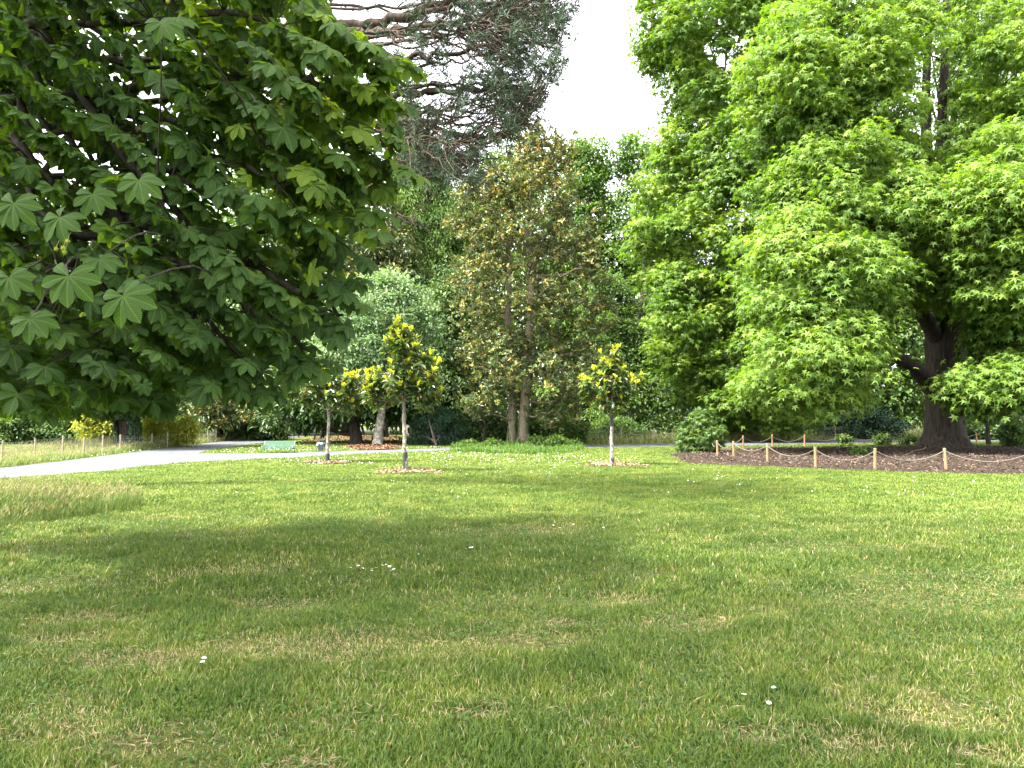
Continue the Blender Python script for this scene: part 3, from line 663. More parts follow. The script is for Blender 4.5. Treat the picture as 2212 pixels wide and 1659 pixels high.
# ------------------------------------------------------------------ tall bronze magnolia
def old_magnolia():
    Y = 56.0; prof = [(285,1148,1170),(300,1120,1215),(325,1095,1245),(365,1050,1250),(415,1005,1268),(470,985,1280),(520,990,1285),(570,985,1292),(640,978,1300),(700,985,1302),(760,975,1290),(800,1000,1285),(850,990,1290),(890,1005,1250),(915,1040,1200)]
    cen, _ = profile_clumps(prof, Y, 540, .85, .28, .22, 41)
    # leave the two stems open low down
    k = ~((cen[:, 2] < 3.9) & (np.abs(cen[:, 0] - (at(1118, 900, Y)[0])) < 1.6) & (cen[:, 1] < Y)); cen = cen[k]
    b = gnd(1118, 962); root = empty('magnolia_tree', [b[0], Y, 0], 'tall old magnolia with bronze and olive leaves on two ivy-footed trunks, centre of the photo', 'tree')
    t = Geo()
    def stem(pts, rs):
        P = spline([at(x, y, Y+dy) for x, y, dy in pts], 5); r = np.interp(np.linspace(0, 1, len(P)), np.linspace(0, 1, len(rs)), rs); P[0, 2] = -.2; t.tube(P, r, 12); return P, r
    s1 = stem([(1126,962,-.3),(1130,930,-.3),(1133,880,-.2),(1137,800,0),(1145,700,0),(1148,600,.1),(1140,480,.2),(1150,380,.2),(1158,300,.2)], [.52,.40,.36,.33,.30,.26,.20,.12,.03])
    s2 = stem([(1106,962,.2),(1106,930,.2),(1108,860,.3),(1100,760,.4),(1096,660,.5),(1100,560,.3),(1085,470,.2)], [.42,.34,.30,.28,.24,.16,.05])
    A = np.vstack([s1[0], s2[0]]); rA = np.concatenate([s1[1], s2[1]])
    rr = np.random.default_rng(4)
    for i in rr.choice(len(cen), 75, replace=False):
        c = cen[i]; d = np.linalg.norm(A-c, axis=1) + 2*np.maximum(A[:, 2]-c[2]+.6, 0); j = d.argmin()
        limb(t, A[j], c, min(.11, rA[j]*.6), .02, 5, rise=-.12, n=8, wob=.09, rng=rr)
    t.build('trunk', M['barkm'], root, smooth=True)
    g = Geo(); n = len(cen)
    # rosettes of stiff leaves
    per = 12; rc = np.repeat(cen, per, 0) + rdir(n*per)*(rr.uniform(.2, 1.0, n*per)*1.15)[:, None]*[1, 1, .75]
    nr = len(rc); ax = nrm((rc-np.repeat(cen, per, 0))*.6 + np.array([0, 0, .8]) + rr.normal(size=(nr, 3))*.4)
    nl = 9; axr = np.repeat(ax, nl, 0); pos = np.repeat(rc, nl, 0) + rr.normal(size=(nr*nl, 3))*.05
    rad = rdir(nr*nl, rr); rad = nrm(rad - axr*(rad*axr).sum(1)[:, None])
    up = rr.uniform(.1, .9, nr*nl)[:, None]; X, Yv, Z = frames(rad*(1-up)+axr*up+[0, 0, -.2], axr - rad*.2, nr*nl)
    rosr = rr.random(nr)*.55; hz = ((rc[:, 2]/20).clip(0, 1))*.24
    rn = np.clip(np.repeat(rosr+hz, nl) + rr.random(nr*nl)*.32 + (rr.random(nr*nl) < .12)*.35, 0, 1)
    g.inst(EL, pos, X, Yv, Z, .30*rr.uniform(.7, 1.2, nr*nl), rn)
    g.build('crown', M['magnolia'], root)
    iv = Geo()
    for P, r, m_ in ((s1[0], s1[1], 3.0), (s2[0], s2[1], 6.5)):
        k = 900; z = rr.random(k)**1.6*m_; a = rr.random(k)*2*np.pi
        c = np.stack([np.interp(z, P[:, 2], P[:, i]) for i in range(3)], 1); q = np.interp(z, P[:, 2], r)+.04
        o = np.stack([np.cos(a), np.sin(a), np.zeros(k)], 1); kk = (np.sin(a*2+z*1.3) > -.2)
        X, Yv, Z = frames(np.array([0, 0, -1.0]) + rdir(k, rr)*.4, o + rdir(k, rr)*.3, k)
        iv.inst(RHW, (c+o*q[:, None])[kk], X[kk], Yv[kk], Z[kk], .17, rr.random(kk.sum()))
    iv.build('ivy', M['ivy'], root)
old_magnolia()

# ------------------------------------------------------------------ background trees
W = 'tree'
# bald cypress, feathery
tree('bald_cypress', 'tall feathery light green cypress seen behind the tips of the pine', W, gnd(884, 942), [(235,878,888),(300,860,905),(400,850,950),(450,845,985),(520,850,1005),(600,845,1005),(680,860,990),(740,880,985)], 82, 230, 1.5, 300, NDL if 0 else T_rhomb(.12,.2), .50, 'cypress', .45, bark='barkg', seed=21, droop=1.1, flat=.9, upn=.4, nlimb=14, inner=.3, rough=.2)
tree('magnolia_tree', 'olive and yellow conical magnolia left of the feathery cypress', W, gnd(830, 946), [(388,775,800),(450,765,850),(520,745,885),(600,735,905),(660,720,900),(760,700,890)], 76, 170, 1.5, 110, EL, .42, 'magnolia', .35, seed=22, nlimb=8)
tree('grey_leaved_tree', 'soft grey green leafy tree over the leaning mottled trunk', W, gnd(815, 962), [(604,815,860),(630,770,905),(680,720,935),(730,690,945),(780,695,945),(830,720,930),(860,770,910)], 56.5, 210, 1.25, 150, RH, .26, 'pale', .32, bark='barky', seed=23, nlimb=10,
     trunk_pts=[(*gnd(815,963)[:2]*1,-.1,.42),(*at(817,940,56.2),.33),(*at(824,890,56.2),.30),(*at(831,840,56.3),.26),(*at(838,760,56.5),.18),(*at(845,660,56.5),.05)])
tree('holly_tree', 'dark glossy evergreen tree between the grey green tree and the tall bronze magnolia', W, gnd(975, 950), [(588,960,1010),(640,930,1022),(720,915,1035),(800,920,1035),(880,925,1040),(945,935,1045)], 66, 240, 1.3, 130, RH, .30, 'evergreen', .3, seed=24, nlimb=8)
tree('cherry_laurel', 'large leaved dark evergreen spreading low behind the bench and litter bin', W, gnd(770, 960), [(752,640,720),(785,605,800),(830,590,870),(870,575,905),(905,590,915),(925,600,700)], 61, 210, 1.15, 75, EL, .46, 'evergreen', .45, seed=25, nlimb=10, updown=.8, trunk_top=7)
tree('yew_bush', 'low rounded very dark yew bush left of the tall bronze magnolia', 'shrub', gnd(942, 966), [(893,925,955),(905,900,985),(925,885,998),(950,880,1002),(966,882,1000)], 58, 150, .55, 150, T_rhomb(.10,.1), .26, 'yew', .1, seed=26, nlimb=6)
tree('laurel_bush', 'dark leafy bush at the left foot of the tall bronze magnolia', 'shrub', gnd(1045, 962), [(890,1010,1080),(915,1005,1100),(945,1000,1105),(962,1005,1100)], 59.5, 120, .6, 80, RH, .20, 'evergreen', .08, seed=27, nlimb=5)
tree('poplar_tree', 'left one of two tall columnar green trees right of the bronze magnolia', W, gnd(1285, 940), [(308,1255,1285),(340,1225,1305),(420,1215,1318),(520,1210,1325),(620,1215,1330),(760,1220,1335),(900,1225,1335)], 92, 330, 1.6, 110, RH, .42, 'plane', .5, seed=28, nlimb=16, inner=.3)
tree('poplar_tree', 'right one of two tall columnar green trees, bare dark stem showing through the leaves', W, gnd(1370, 942), [(296,1360,1395),(330,1330,1415),(420,1320,1440),(520,1320,1450),(620,1318,1455),(760,1330,1460),(900,1325,1460)], 90, 330, 1.6, 105, RH, .42, 'plane', .5, seed=29, nlimb=16, inner=.28)
tree('lime_tree', 'light green tree showing behind the top left of the bronze magnolia', W, gnd(1075, 935), [(335,1065,1110),(390,1015,1150),(460,1000,1190),(600,985,1240),(760,980,1250),(900,985,1250)], 88, 240, 1.7, 90, RH, .42, 'plane', .5, seed=30, nlimb=8)
tree('hornbeam', 'mid green bushy tree behind the slender young magnolia', W, gnd(1345, 946), [(600,1290,1330),(660,1265,1370),(730,1262,1400),(820,1265,1430),(900,1270,1440),(940,1285,1440)], 74, 250, 1.35, 120, RH, .28, 'wood', .3, seed=31, nlimb=8)
tree('plane_tree', 'big fresh green tree left of the huge trunk, leafy down to the far path', W, gnd(1590, 948), [(-120,1450,1720),(0,1400,1740),(60,1385,1750),(120,1388,1760),(180,1440,1770),(250,1450,1780),(310,1420,1790),(400,1405,1790),(480,1400,1790),(560,1412,1790),(640,1405,1790),(720,1398,1800),(800,1412,1800),(860,1440,1800),(905,1530,1790),(925,1600,1760)], 66, 1050, 1.35, 85, ST, .42, 'liquid', .8, seed=32, nlimb=26, inner=.28, rough=.14, depth=.75, droop=.8)
# woods that close the view
woods = [ # cx, top, half width, Y, mat, label
 (20, 420, 110, 92, 'wood', 'woodland tree far behind the left edge of the wire fence'),
 (140, 450, 100, 99, 'plane', 'pale woodland tree far behind the ivy covered trunk'),
 (245, 400, 90, 93, 'wood', 'woodland tree behind the ivy tree, left of the white building'),
 (330, 640, 85, 120, 'wood', 'woodland tree behind the white banded building'),
 (420, 380, 90, 112, 'plane', 'light green tree behind the spreading small magnolia'),
 (520, 360, 85, 98, 'wood', 'woodland tree right of the small magnolia by the path'),
 (585, 420, 75, 88, 'evergreen', 'dark evergreen with a brown stem left of the laurel'),
 (668, 430, 80, 108, 'wood', 'dark woodland tree where the far path disappears'),
 (745, 400, 85, 96, 'wood', 'woodland tree behind the grey green tree'),
 (900, 480, 75, 99, 'wood', 'dark woodland evergreen behind the holly'),
 (1020, 420, 70, 99, 'plane', 'woodland tree behind the left side of the bronze magnolia'),
 (1150, 350, 85, 104, 'plane', 'woodland tree directly behind the bronze magnolia'),
 (1235, 470, 60, 97, 'evergreen', 'dark low evergreen right behind the bronze magnolia'),
 (1430, 420, 60, 99, 'wood', 'dark tree in the gap left of the big fresh green tree'),
 (1520, 600, 80, 84, 'evergreen', 'dark tree behind the foot of the big fresh green tree'),
 (1680, 620, 80, 90, 'evergreen', 'dark tree between the two big green trees'),
 (1800, 560, 90, 98, 'evergreen', 'dark woodland tree behind the roped bed'),
 (1900, 520, 80, 92, 'wood', 'woodland tree seen left of the huge trunk'),
 (2010, 560, 90, 104, 'plane', 'sunlit woodland tree straight behind the huge trunk'),
 (2130, 500, 90, 96, 'wood', 'woodland tree seen right of the huge trunk'),
 (2260, 480, 100, 90, 'wood', 'woodland tree at the right edge beyond the far path'),
 (2420, 420, 110, 96, 'wood', 'woodland tree just off the right edge')]
for i, (cx, top, hw, Y, mt, lab) in enumerate(woods):
    H = top
    tree('woodland_tree', lab, W, gnd(cx, HOR + EYE*F/Y), [(H,cx-hw*.25,cx+hw*.3),(H+40,cx-hw*.7,cx+hw*.65),(H+120,cx-hw,cx+hw),(H+220,cx-hw,cx+hw*1.05),(880,cx-hw*.95,cx+hw*.9),(925,cx-hw*.8,cx+hw*.8)], Y, 170, 2.0, 85, RHW, .55, mt, .4,
         group='woodland trees closing the view', seed=200+i, nlimb=4, inner=.25, bark='bark', rough=.18)
# understorey shrubs behind fences
und = [(15,868,60,60,'wood','rounded green shrub behind the first fence posts'),(90,850,70,64,'evergreen','dark shrub with hollow shade behind the fence'),(165,862,60,62,'wood','dull green shrub left of the yellow bush'),
 (520,880,50,74,'evergreen','dark bush right of the small spreading magnolia'),(575,868,45,70,'evergreen','dark ivy bush at the edge of the path under the trees'),(470,905,70,86,'evergreen','low dark hedge bush behind the small magnolia'),
 (1330,915,50,67,'wood','low green bush behind the slender young magnolia'),(1215,915,55,62,'wood','low arching green bush right of the bronze magnolia'),(1170,925,35,58,'wood','leafy weed bush at the right foot of the bronze magnolia'),
 (1420,905,60,72,'evergreen','dark undergrowth bush behind the far path'),(1530,900,70,73,'evergreen','dark undergrowth bush under the big fresh green tree'),(1640,900,70,75,'evergreen','dark undergrowth bush behind the rope posts'),
 (1760,895,80,76,'evergreen','dark undergrowth bush behind the middle of the wire fence'),(1870,890,70,74,'yew','grey green dark bush left of the huge trunk'),(2150,900,60,72,'evergreen','dark bush right of the huge trunk'),(2250,890,60,76,'wood','bush at the right edge beyond the path')]
for i, (cx, top, hw, Y, mt, lab) in enumerate(und):
    by = HOR + EYE*F/Y
    tree('shrub', lab, 'shrub', gnd(cx, by), [(top,cx-hw*.4,cx+hw*.4),(top+(by-top)*.3,cx-hw*.85,cx+hw*.85),(top+(by-top)*.7,cx-hw,cx+hw),(by,cx-hw*.9,cx+hw*.9)], Y, 120, .8, 80, RH, .26, mt, .08, seed=300+i, nlimb=5)
# left side pieces
tree('yellow_bush', 'bright yellow green bush left of the ivy covered trunk', 'shrub', gnd(222, 958), [(868,200,240),(890,186,255),(920,182,258),(955,190,258)], 58, 130, .6, 110, RH, .20, 'yellow', .06, seed=41, nlimb=5)
for i, (x, yt, hw, lab) in enumerate([(330,910,16,'left one of three yellow bamboo-like bushes behind the fence'),(365,907,18,'middle one of three yellow bamboo-like bushes behind the fence'),(405,908,20,'right one of three yellow bamboo-like bushes behind the fence')]):
    tree('bamboo_bush', lab, 'shrub', gnd(x, 965), [(yt-4,x-3,x+3),(yt+10,x-hw*.6,x+hw*.6),(940,x-hw,x+hw),(963,x-hw*.6,x+hw*.6)], 54, 42, .42, 80, T_rhomb(.14,.1), .24, 'yellow', .04, seed=45+i, nlimb=5, group='yellow bushes along the left fence', var=.6)
tree('magnolia_tree', 'small spreading magnolia with yellowing leaves beside the left path', W, gnd(471, 950), [(816,450,505),(835,415,540),(860,395,555),(885,380,565),(905,385,565),(920,400,550)], 68, 150, 1.0, 60, EL, .34, 'magnolia', .33, seed=48, nlimb=14, trunk_top=5.2, bark='bark', flat=.5)
tree('stone_pine', 'small dark flat-topped pine by the lamp post before the white building', W, gnd(368, 935), [(858,355,385),(866,345,398),(880,345,400),(890,355,395)], 86, 60, .7, 90, T_rhomb(.08,.05), .4, 'needle', .22, seed=49, nlimb=6, trunk_top=4)
# ivy covered tree on the left
def ivy_tree():
    Y = 51.0; b = gnd(276, 968); rr = np.random.default_rng(12)
    root = empty('sycamore', b, 'low spreading tree with a thick ivy covered trunk behind the left fence', 'tree')
    prof = [(762,150,400),(790,90,440),(825,60,455),(855,70,445),(880,95,330),(895,120,230)]
    cen, _ = profile_clumps(prof, Y, 300, .8, .4, .15, 50)
    t = Geo(); P = np.array([[b[0],Y,-.1],at(277,955,Y),at(277,930,Y),at(273,905,Y),at(268,880,Y),at(262,840,Y),at(255,790,Y)]); r = np.array([.85,.68,.60,.58,.62,.40,.15]); t.tube(P, r, 14)
    for q in [(185,862),(120,850),(210,800),(330,820),(400,835),(300,780)]:
        c = at(q[0], q[1], Y-1); limb(t, at(268, 888, Y), c, .28, .06, 8, rise=.1, wob=.06, rng=rr)
    for i in rr.choice(len(cen), 30, replace=False): limb(t, at(262, 850, Y), cen[i], .12, .02, 5, rise=.1, rng=rr)
    t.build('trunk', M['bark'], root, smooth=True)
    g = Geo(); clump_leaves(g, ST, cen, 1.0*rr.uniform(.7, 1.3, len(cen)), 70, .30, droop=.7); g.build('crown', M['plane'], root)
    iv = Geo(); k = 5200; z = rr.random(k)*3.6; a = rr.random(k)*2*np.pi
    c = np.stack([np.interp(z, P[:, 2], P[:, i]) for i in range(3)], 1); q = np.interp(z, P[:, 2], r) + .05 + .22*rr.random(k)*(.5+z/3)
    o = np.stack([np.cos(a), np.sin(a), np.zeros(k)], 1); kk = ~((a > 4.1) & (a < 5.2) & (z < 2.0))
    X, Yv, Z = frames(np.array([0, 0, -1.0]) + rdir(k, rr)*.5, o + rdir(k, rr)*.4, k)
    iv.inst(RHW, (c+o*q[:, None])[kk], X[kk], Yv[kk], Z[kk], .18, rr.random(kk.sum())); iv.build('ivy', M['ivy'], root)
ivy_tree()
# hedge
g = Geo(); rr = np.random.default_rng(5); Y = 82.0; x0 = at(300, 910, Y)[0]; x1 = at(412, 910, Y)[0]
n = 9000; P = np.c_[rr.uniform(x0, x1, n), rr.uniform(Y-.7, Y+.7, n), rr.uniform(0, 1.9, n)]; f = rr.integers(0, 3, n)
P[f == 0, 2] = 1.9 + rr.normal(size=(f == 0).sum())*.06; P[f == 1, 1] = Y-.7 + rr.normal(size=(f == 1).sum())*.06
X, Yv, Z = frames(rdir(n, rr), np.where((f == 0)[:, None], [0, 0, 1.], [0, -1., .4]) + rdir(n, rr)*.5, n)
g.inst(RHW, P, X, Yv, Z, .3, rr.random(n)*.6+.4); g.box([(x0+x1)/2, Y, .92], [x1-x0-.3, 1.1, 1.8], .0)
tag(g.build('clipped_hedge', M['wood'], None, loc=[(x0+x1)/2, Y, 0]), 'clipped bright green hedge behind the yellow bushes', 'hedge')

# shrub beside the barrier
tree('young_liquidambar', 'dense young leafy bush standing beside the first rope posts', 'shrub', gnd(1512, 976), [(896,1500,1520),(912,1492,1532),(930,1482,1545),(950,1480,1548),(970,1478,1545)], 44.5, 130, .42, 60, ST, .22, 'wood', .05, seed=60, nlimb=10, trunk_top=1.8)

# ------------------------------------------------------------------ huge liquidambar on the right
def liquidambar():
    rr = np.random.default_rng(77); b = gnd(2045, 965); Yt = b[1]
    root = empty('sweetgum_tree', b, 'huge spreading star-leaved tree with a massive dark trunk inside the roped bed', 'tree')
    lobes = [ # cx, cy, rx, ry, Y, ry_depth(m), clumps
     (1800,650,150,110,42,3.5,90),(1830,500,160,130,44,4,110),(1760,780,120,110,41,3,85),(1800,390,140,80,45,4,60),(1880,740,110,110,44,3,60),
     (1730,560,80,100,42,3,45),(1800,120,190,130,47,5,110),(1720,200,100,100,46,4,50),(1880,240,150,110,48,5,70),(1950,60,170,120,52,5,50),
     (1900,400,120,110,50,4,60),(1850,860,120,50,47,4,45),
     (2160,480,110,120,40,3.5,80),(2200,620,110,110,41,3.5,70),(2230,360,120,90,42,4,50),(2190,180,130,150,50,5,60),(2330,560,150,250,44,5,90),
     (2165,852,50,28,41,2,24),(2100,852,55,32,41,1.5,26),(2190,835,80,50,41,3,40),(2170,730,90,60,44,3,40),(2290,800,110,80,43,3,45),
     (2040,620,90,50,47,3,34),(2070,500,70,60,52,4,28),(1990,360,80,90,52,4,34),(2080,-60,260,100,54,6,60),(2100,250,60,80,54,3,16),(1960,640,60,60,52,3,22),
     (1660,840,60,60,46,3,25),(1760,450,150,420,47,3,150),(2200,450,150,420,48,4,110)]
    cen = []; crd = []
    for (cx, cy, rx, ry, Y, rd, n) in lobes:
        c = at(cx, cy, Y); v = rdir(n, rr); rad = rr.uniform(.45, 1.12, n)[:, None]
        q = c + v*rad*np.array([rx/F*Y, rd, ry/F*Y]); cen.append(q); crd.append(np.full(n, rr.uniform(.3, .75)) + rr.normal(size=n)*.12)
    cen = np.vstack(cen); crd = np.clip(np.concatenate(crd), 0, 1)
    px = CX + F*cen[:, 0]/cen[:, 1]; py = HOR - F*(cen[:, 2]-EYE)/cen[:, 1]
    k = (cen[:, 2] > .8) & (py < 872) & ~((px > 1895) & (px < 2105) & (py > 665)) & ~((px > 1860) & (px < 2140) & (py > 790) & (cen[:, 1] > 44))
    k |= (px > 2050) & (px < 2160) & (py > 815) & (py < 890) & (cen[:, 1] < 43)
    k &= ~((px > 2000) & (px < 2085) & (py < 330) & (rr.random(len(px)) < .8)) & ~((px > 2060) & (px < 2100) & (py > 400) & (py < 540)); cen = cen[k]; crd = crd[k]
    t = Geo()
    P = spline([[b[0],Yt,-.15],[b[0]-.05,Yt,.35],[b[0]-.12,Yt,1.0],[b[0]-.1,Yt,2.4],[b[0]-.1,Yt,4.2],at(2040,790,Yt),at(2042,720,Yt),at(2050,640,Yt),at(2020,520,Yt+1),at(2005,380,Yt+1),at(2000,200,Yt+1),at(2010,40,Yt+1)], 5)
    r = np.interp(np.linspace(0, 1, len(P)), np.linspace(0, 1, 12), [2.0,1.60,1.32,1.16,1.12,1.20,1.28,.85,.55,.42,.30,.18])
    sides = 26; a = np.linspace(0, 2*np.pi, sides, endpoint=False)
    ring = []
    for p_, q in zip(P, r):
        fl = np.clip(1.1-p_[2], 0, 1.2); rad = q*(1 + .16*fl*np.sin(a*5+.7) + .05*np.sin(a*9+p_[2]))
        ring.append(np.stack([p_[0]+rad*np.cos(a), p_[1]+rad*np.sin(a), np.full(sides, p_[2])], 1))
    V = np.vstack(ring); m_ = len(P)
    t.add(V, [[i*sides+j, i*sides+(j+1) % sides, (i+1)*sides+(j+1) % sides, (i+1)*sides+j] for i in range(m_-1) for j in range(sides)])
    t.build('trunk', M['bark'], root, smooth=True)
    def branch(pts, rs):
        L = Geo(); Q = spline([at(x, y, Y) for x, y, Y in pts], 5); rq = np.interp(np.linspace(0, 1, len(Q)), np.linspace(0, 1, len(rs)), rs)
        L.tube(Q, rq, 10); L.build('limb', M['bark'], root, smooth=True); return Q
    LB = [branch([(2020,850,Yt-.3),(1990,810,Yt-1.2),(1945,775,Yt-3),(1890,750,Yt-6),(1820,720,Yt-9)], [.60,.50,.40,.26,.08]),
          branch([(2030,740,Yt-.2),(2000,690,Yt-1),(1965,640,Yt-2),(1920,570,Yt-5),(1850,480,Yt-8)], [.65,.50,.42,.28,.08]),
          branch([(2060,750,Yt),(2100,690,Yt-1),(2140,640,Yt-2),(2180,560,Yt-5),(2220,470,Yt-8)], [.62,.48,.36,.24,.08]),
          branch([(2060,815,Yt),(2110,800,Yt-1.5),(2170,798,Yt-4),(2260,780,Yt-8)], [.50,.42,.32,.10]),
          branch([(2065,835,Yt),(2105,822,Yt-.5),(2165,818,Yt+1),(2230,790,Yt+3)], [.38,.30,.22,.08]),
          branch([(2040,640,Yt),(2000,560,Yt),(1950,440,Yt-1),(1880,300,Yt-3),(1790,150,Yt-5),(1760,60,Yt-6)], [.55,.42,.34,.26,.14,.05]),
          branch([(2045,640,Yt),(2095,520,Yt+1),(2125,380,Yt+1),(2140,200,Yt+1),(2150,20,Yt)], [.55,.45,.36,.30,.18]),
          branch([(2046,620,Yt+.5),(2038,440,Yt+2),(2035,250,Yt+2),(2045,60,Yt+2),(2040,-80,Yt+2)], [.45,.38,.33,.26,.15]),
          branch([(1985,560,Yt),(1920,480,Yt-3),(1850,420,Yt-5),(1760,380,Yt-7)], [.3,.22,.15,.05])]
    A = np.vstack(LB)
    g = Geo(); n = len(cen)
    clump_leaves(g, ST, cen, 1.35*rr.uniform(.6, 1.3, n), 105, .33, 0, .9, .75, .7, .5, crnd=crd)
    for i in rr.choice(n, 420, replace=False):
        c = cen[i]; j = np.linalg.norm(A-c, axis=1).argmin(); mp_ = (A[j]+c)/2; qx = CX+F*mp_[0]/mp_[1]; qy = HOR-F*(mp_[2]-EYE)/mp_[1]
        if 1890 < qx < 2120 and qy > 600: continue
        limb(g, A[j], c, .07, .015, 5, rise=.15, n=7, wob=.06, mat=1, rng=rr)
    g.build('crown', [M['liquid'], M['bark']], root)
liquidambar()
# tall thin trees standing behind it
for i, (x, Y, rt, lab) in enumerate([(2064,78,.38,'straight bare-stemmed tall tree seen through the gap right of the huge tree'),(2128,84,.42,'tall straight tree farther right behind the huge tree'),(2200,72,.4,'tall tree at the right edge behind the huge tree')]):
    tree('tall_woodland_tree', lab, W, gnd(x, HOR+EYE*F/Y), [(-160,x-60,x+60),(0,x-80,x+80),(120,x-70,x+75),(250,x-60,x+70),(400,x-45,x+40)], Y, 110, 1.8, 70, RH, .45, 'wood', rt*1.5, seed=400+i, nlimb=12, inner=.2, rough=.3)
tree('hazel_sapling', 'thin dark stemmed small tree just right of the huge trunk', W, gnd(2136, 960), [(800,2110,2170),(840,2100,2190),(880,2095,2200)], 57, 50, .8, 60, RH, .24, 'wood', .17, seed=420, nlimb=4, trunk_top=4)
tree('weed_bush', 'small rusty leaved weed bush on the far path side right of the huge trunk', 'shrub', gnd(2185, 966), [(915,2175,2200),(935,2165,2210),(962,2165,2215)], 53, 40, .35, 60, RH, .2, 'wood', .03, seed=421, nlimb=5)
for i, (x, y, s_, lab) in enumerate([(1822,963,.30,'small dark weed at the far rim of the bark mulch, left one'),(1905,962,.32,'small dark weed by the left root of the huge trunk'),(1965,962,.38,'leafy weed clump against the foot of the huge trunk'),(1854,985,.20,'little green seedling growing in the bark mulch')]):
    Y = EYE*F/(y-HOR); h_ = 14
    tree('weed', lab, 'plant', gnd(x, y), [(y-18*(s_/.3),x-8,x+8),(y-8,x-16*(s_/.3),x+16*(s_/.3)),(y,x-10,x+10)], Y, 14, .28, 26, RHW, .2, 'wood', .01, seed=430+i, nlimb=5)
# ------------------------------------------------------------------ horse chestnut in the foreground
def chestnut():
    rr = np.random.default_rng(99)
    root = empty('horse_chestnut', [-11.0, 10.5, 0], 'big horse chestnut whose broad hand-shaped leaves hang over the left of the photo', 'tree')
    poly = [(-120,-140),(670,-140),(690,-10),(735,60),(800,110),(745,150),(815,215),(760,260),(820,330),(770,370),(790,430),(730,470),(735,540),(690,580),(705,640),(670,690),(615,700),(610,750),(560,765),(530,810),(500,830),(440,800),(380,825),(320,858),(240,852),(150,862),(60,872),(-120,868)]
    N = 9800; q = np.stack([rr.uniform(-120, 875, N), rr.uniform(-140, 872, N)], 1); q = q[inpoly(q, poly)]
    # thin the sheet out along slanting lanes so that sky and far green show between the boughs
    sl_ = (q[:, 1] - q[:, 0]*.62); lane = fbm(q[:, 0], sl_*2.6, .006, 14); q = q[lane > .325]
    n = len(q)
    edge = np.clip((q[:, 0]-300)/560, 0, 1)
    Y = 7.4 + edge*.9 + 5.2*rr.random(n)**1.25
    pos = np.array([at(a, b, y) for (a, b), y in zip(q, Y)])
    # shrink towards the back so that the crown is a rounded body
    bk = ((Y-8.3).clip(0)/5.0)[:, None]; lim = at(872, 300, 8.3)[0]
    keep = (pos[:, 0] < lim - .5*bk[:, 0]**2 + .25) & ((fbm(pos[:, 0]*.8, pos[:, 2]*1.6, 1.0, 19) > .30) | (q[:, 0] < 250)); pos = pos[keep]; q = q[keep]
    # crown that carries on out of the frame, above and to the left
    m = 1500; ex = np.stack([rr.uniform(-17, -4.2, m), rr.uniform(3.5, 16, m), rr.uniform(3, 15, m)], 1)
    c0 = np.array([-10.5, 10, 8.0]); e = ((ex-c0)/[8.0, 7.0, 7.2]); rho = np.linalg.norm(e, axis=1)
    vis = ex[:, 0] > -0.667*ex[:, 1] - .9; low = ex[:, 2] < 2+.56*ex[:, 1]
    ex = ex[(rho < 1) & (rho > .45) & ~(vis & low)]
    m2 = 350; e2 = np.stack([rr.uniform(-8, .4, m2), rr.uniform(2.5, 13, m2), np.zeros(m2)], 1); e2[:, 2] = 2.3+.56*e2[:, 1] + rr.random(m2)*4.0  # unseen leaves added overhead to shade the near lawn
    e2 = e2[fbm(e2[:, 0], e2[:, 1], .5, 15) > .40]
    t = Geo(); tr = np.array([[-11,10.5,-.1],[-11,10.5,.4],[-10.9,10.5,2],[-10.7,10.5,4],[-10.4,10.6,7],[-10,10.6,10],[-9.8,10.5,13]]); t.tube(tr, [.85,.6,.5,.48,.36,.22,.05], 14)
    B = []
    ends = [(300,200,10),(560,330,9),(600,60,8.2),(820,150,8.6),(700,190,8.4),(850,370,8.6),(780,300,9.5),(760,440,8.6),(600,400,8.2),(700,560,8.8),(740,680,8.8),(640,640,9.5),(560,700,8.5),(660,770,8.8),(480,620,8),(540,820,8.6),(400,760,8.4),(380,520,7.8),(310,830,8.4),(250,700,8),(180,810,8.6),(160,600,7.6),(120,420,8),(60,820,9),(330,300,8.5),(430,180,9.5),(250,120,9),(560,240,10.5),(470,460,10.5),(350,640,11),(620,520,11)]
    for (x, y, Yd) in ends:
        z0 = rr.uniform(4.2, 9.5); s_ = np.array([np.interp(z0, tr[:, 2], tr[:, k]) for k in range(3)])
        e_ = at(x, y, Yd); mid = s_*.45 + e_*.55 + np.array([0, rr.normal()*.4, .55*abs(s_[2]-e_[2])*.5 + .35])
        P = spline([s_, s_*.7+e_*.3+[0, 0, .5], mid, e_*.85 + mid*.15 + [0, 0, .12], e_], 6); P[2:-1] += rr.normal(size=(len(P)-3, 3))*.05
        bl = Geo(); bl.tube(P, np.linspace(.105, .014, len(P))*rr.uniform(.7, 1.2), 7); bl.build('limb', M['barkc'], root, smooth=True); B.append(P)
    t.build('trunk', M['barkc'], root, smooth=True)
    A = np.vstack(B)
    g = Geo(); TT = [T_chestnut(1, 7), T_chestnut(2, 7), T_chestnut(3, 6), T_chestnut(4, 5), T_chestnut(5, 7)]
    def put(P, size, dr=(.55, -.35, -.55), rn=.45):
        k = len(P); Yd = np.array(dr) + rr.normal(size=(k, 3))*.5; Zd = np.array([.42, -.22, .88]) + rr.normal(size=(k, 3))*.24
        X, Yv, Z = frames(Yd, Zd, k); which = rr.integers(0, 5, k); s = size*rr.uniform(.5, 1.3, k); rd = np.clip(rr.normal(rn, .22, k), 0, 1)
        for i in range(5):
            w_ = which == i; g.inst(TT[i], P[w_], X[w_], Yv[w_], Z[w_], s[w_], rd[w_])
    wav = fbm(pos[:, 0]+20, pos[:, 1], .45, 23)*.9; sh = pos[:, 2] + .62*pos[:, 0] + wav
    pos[:, 2] += (np.round(sh/.46)*.46 - sh)*.85 + rr.normal(size=len(pos))*.03
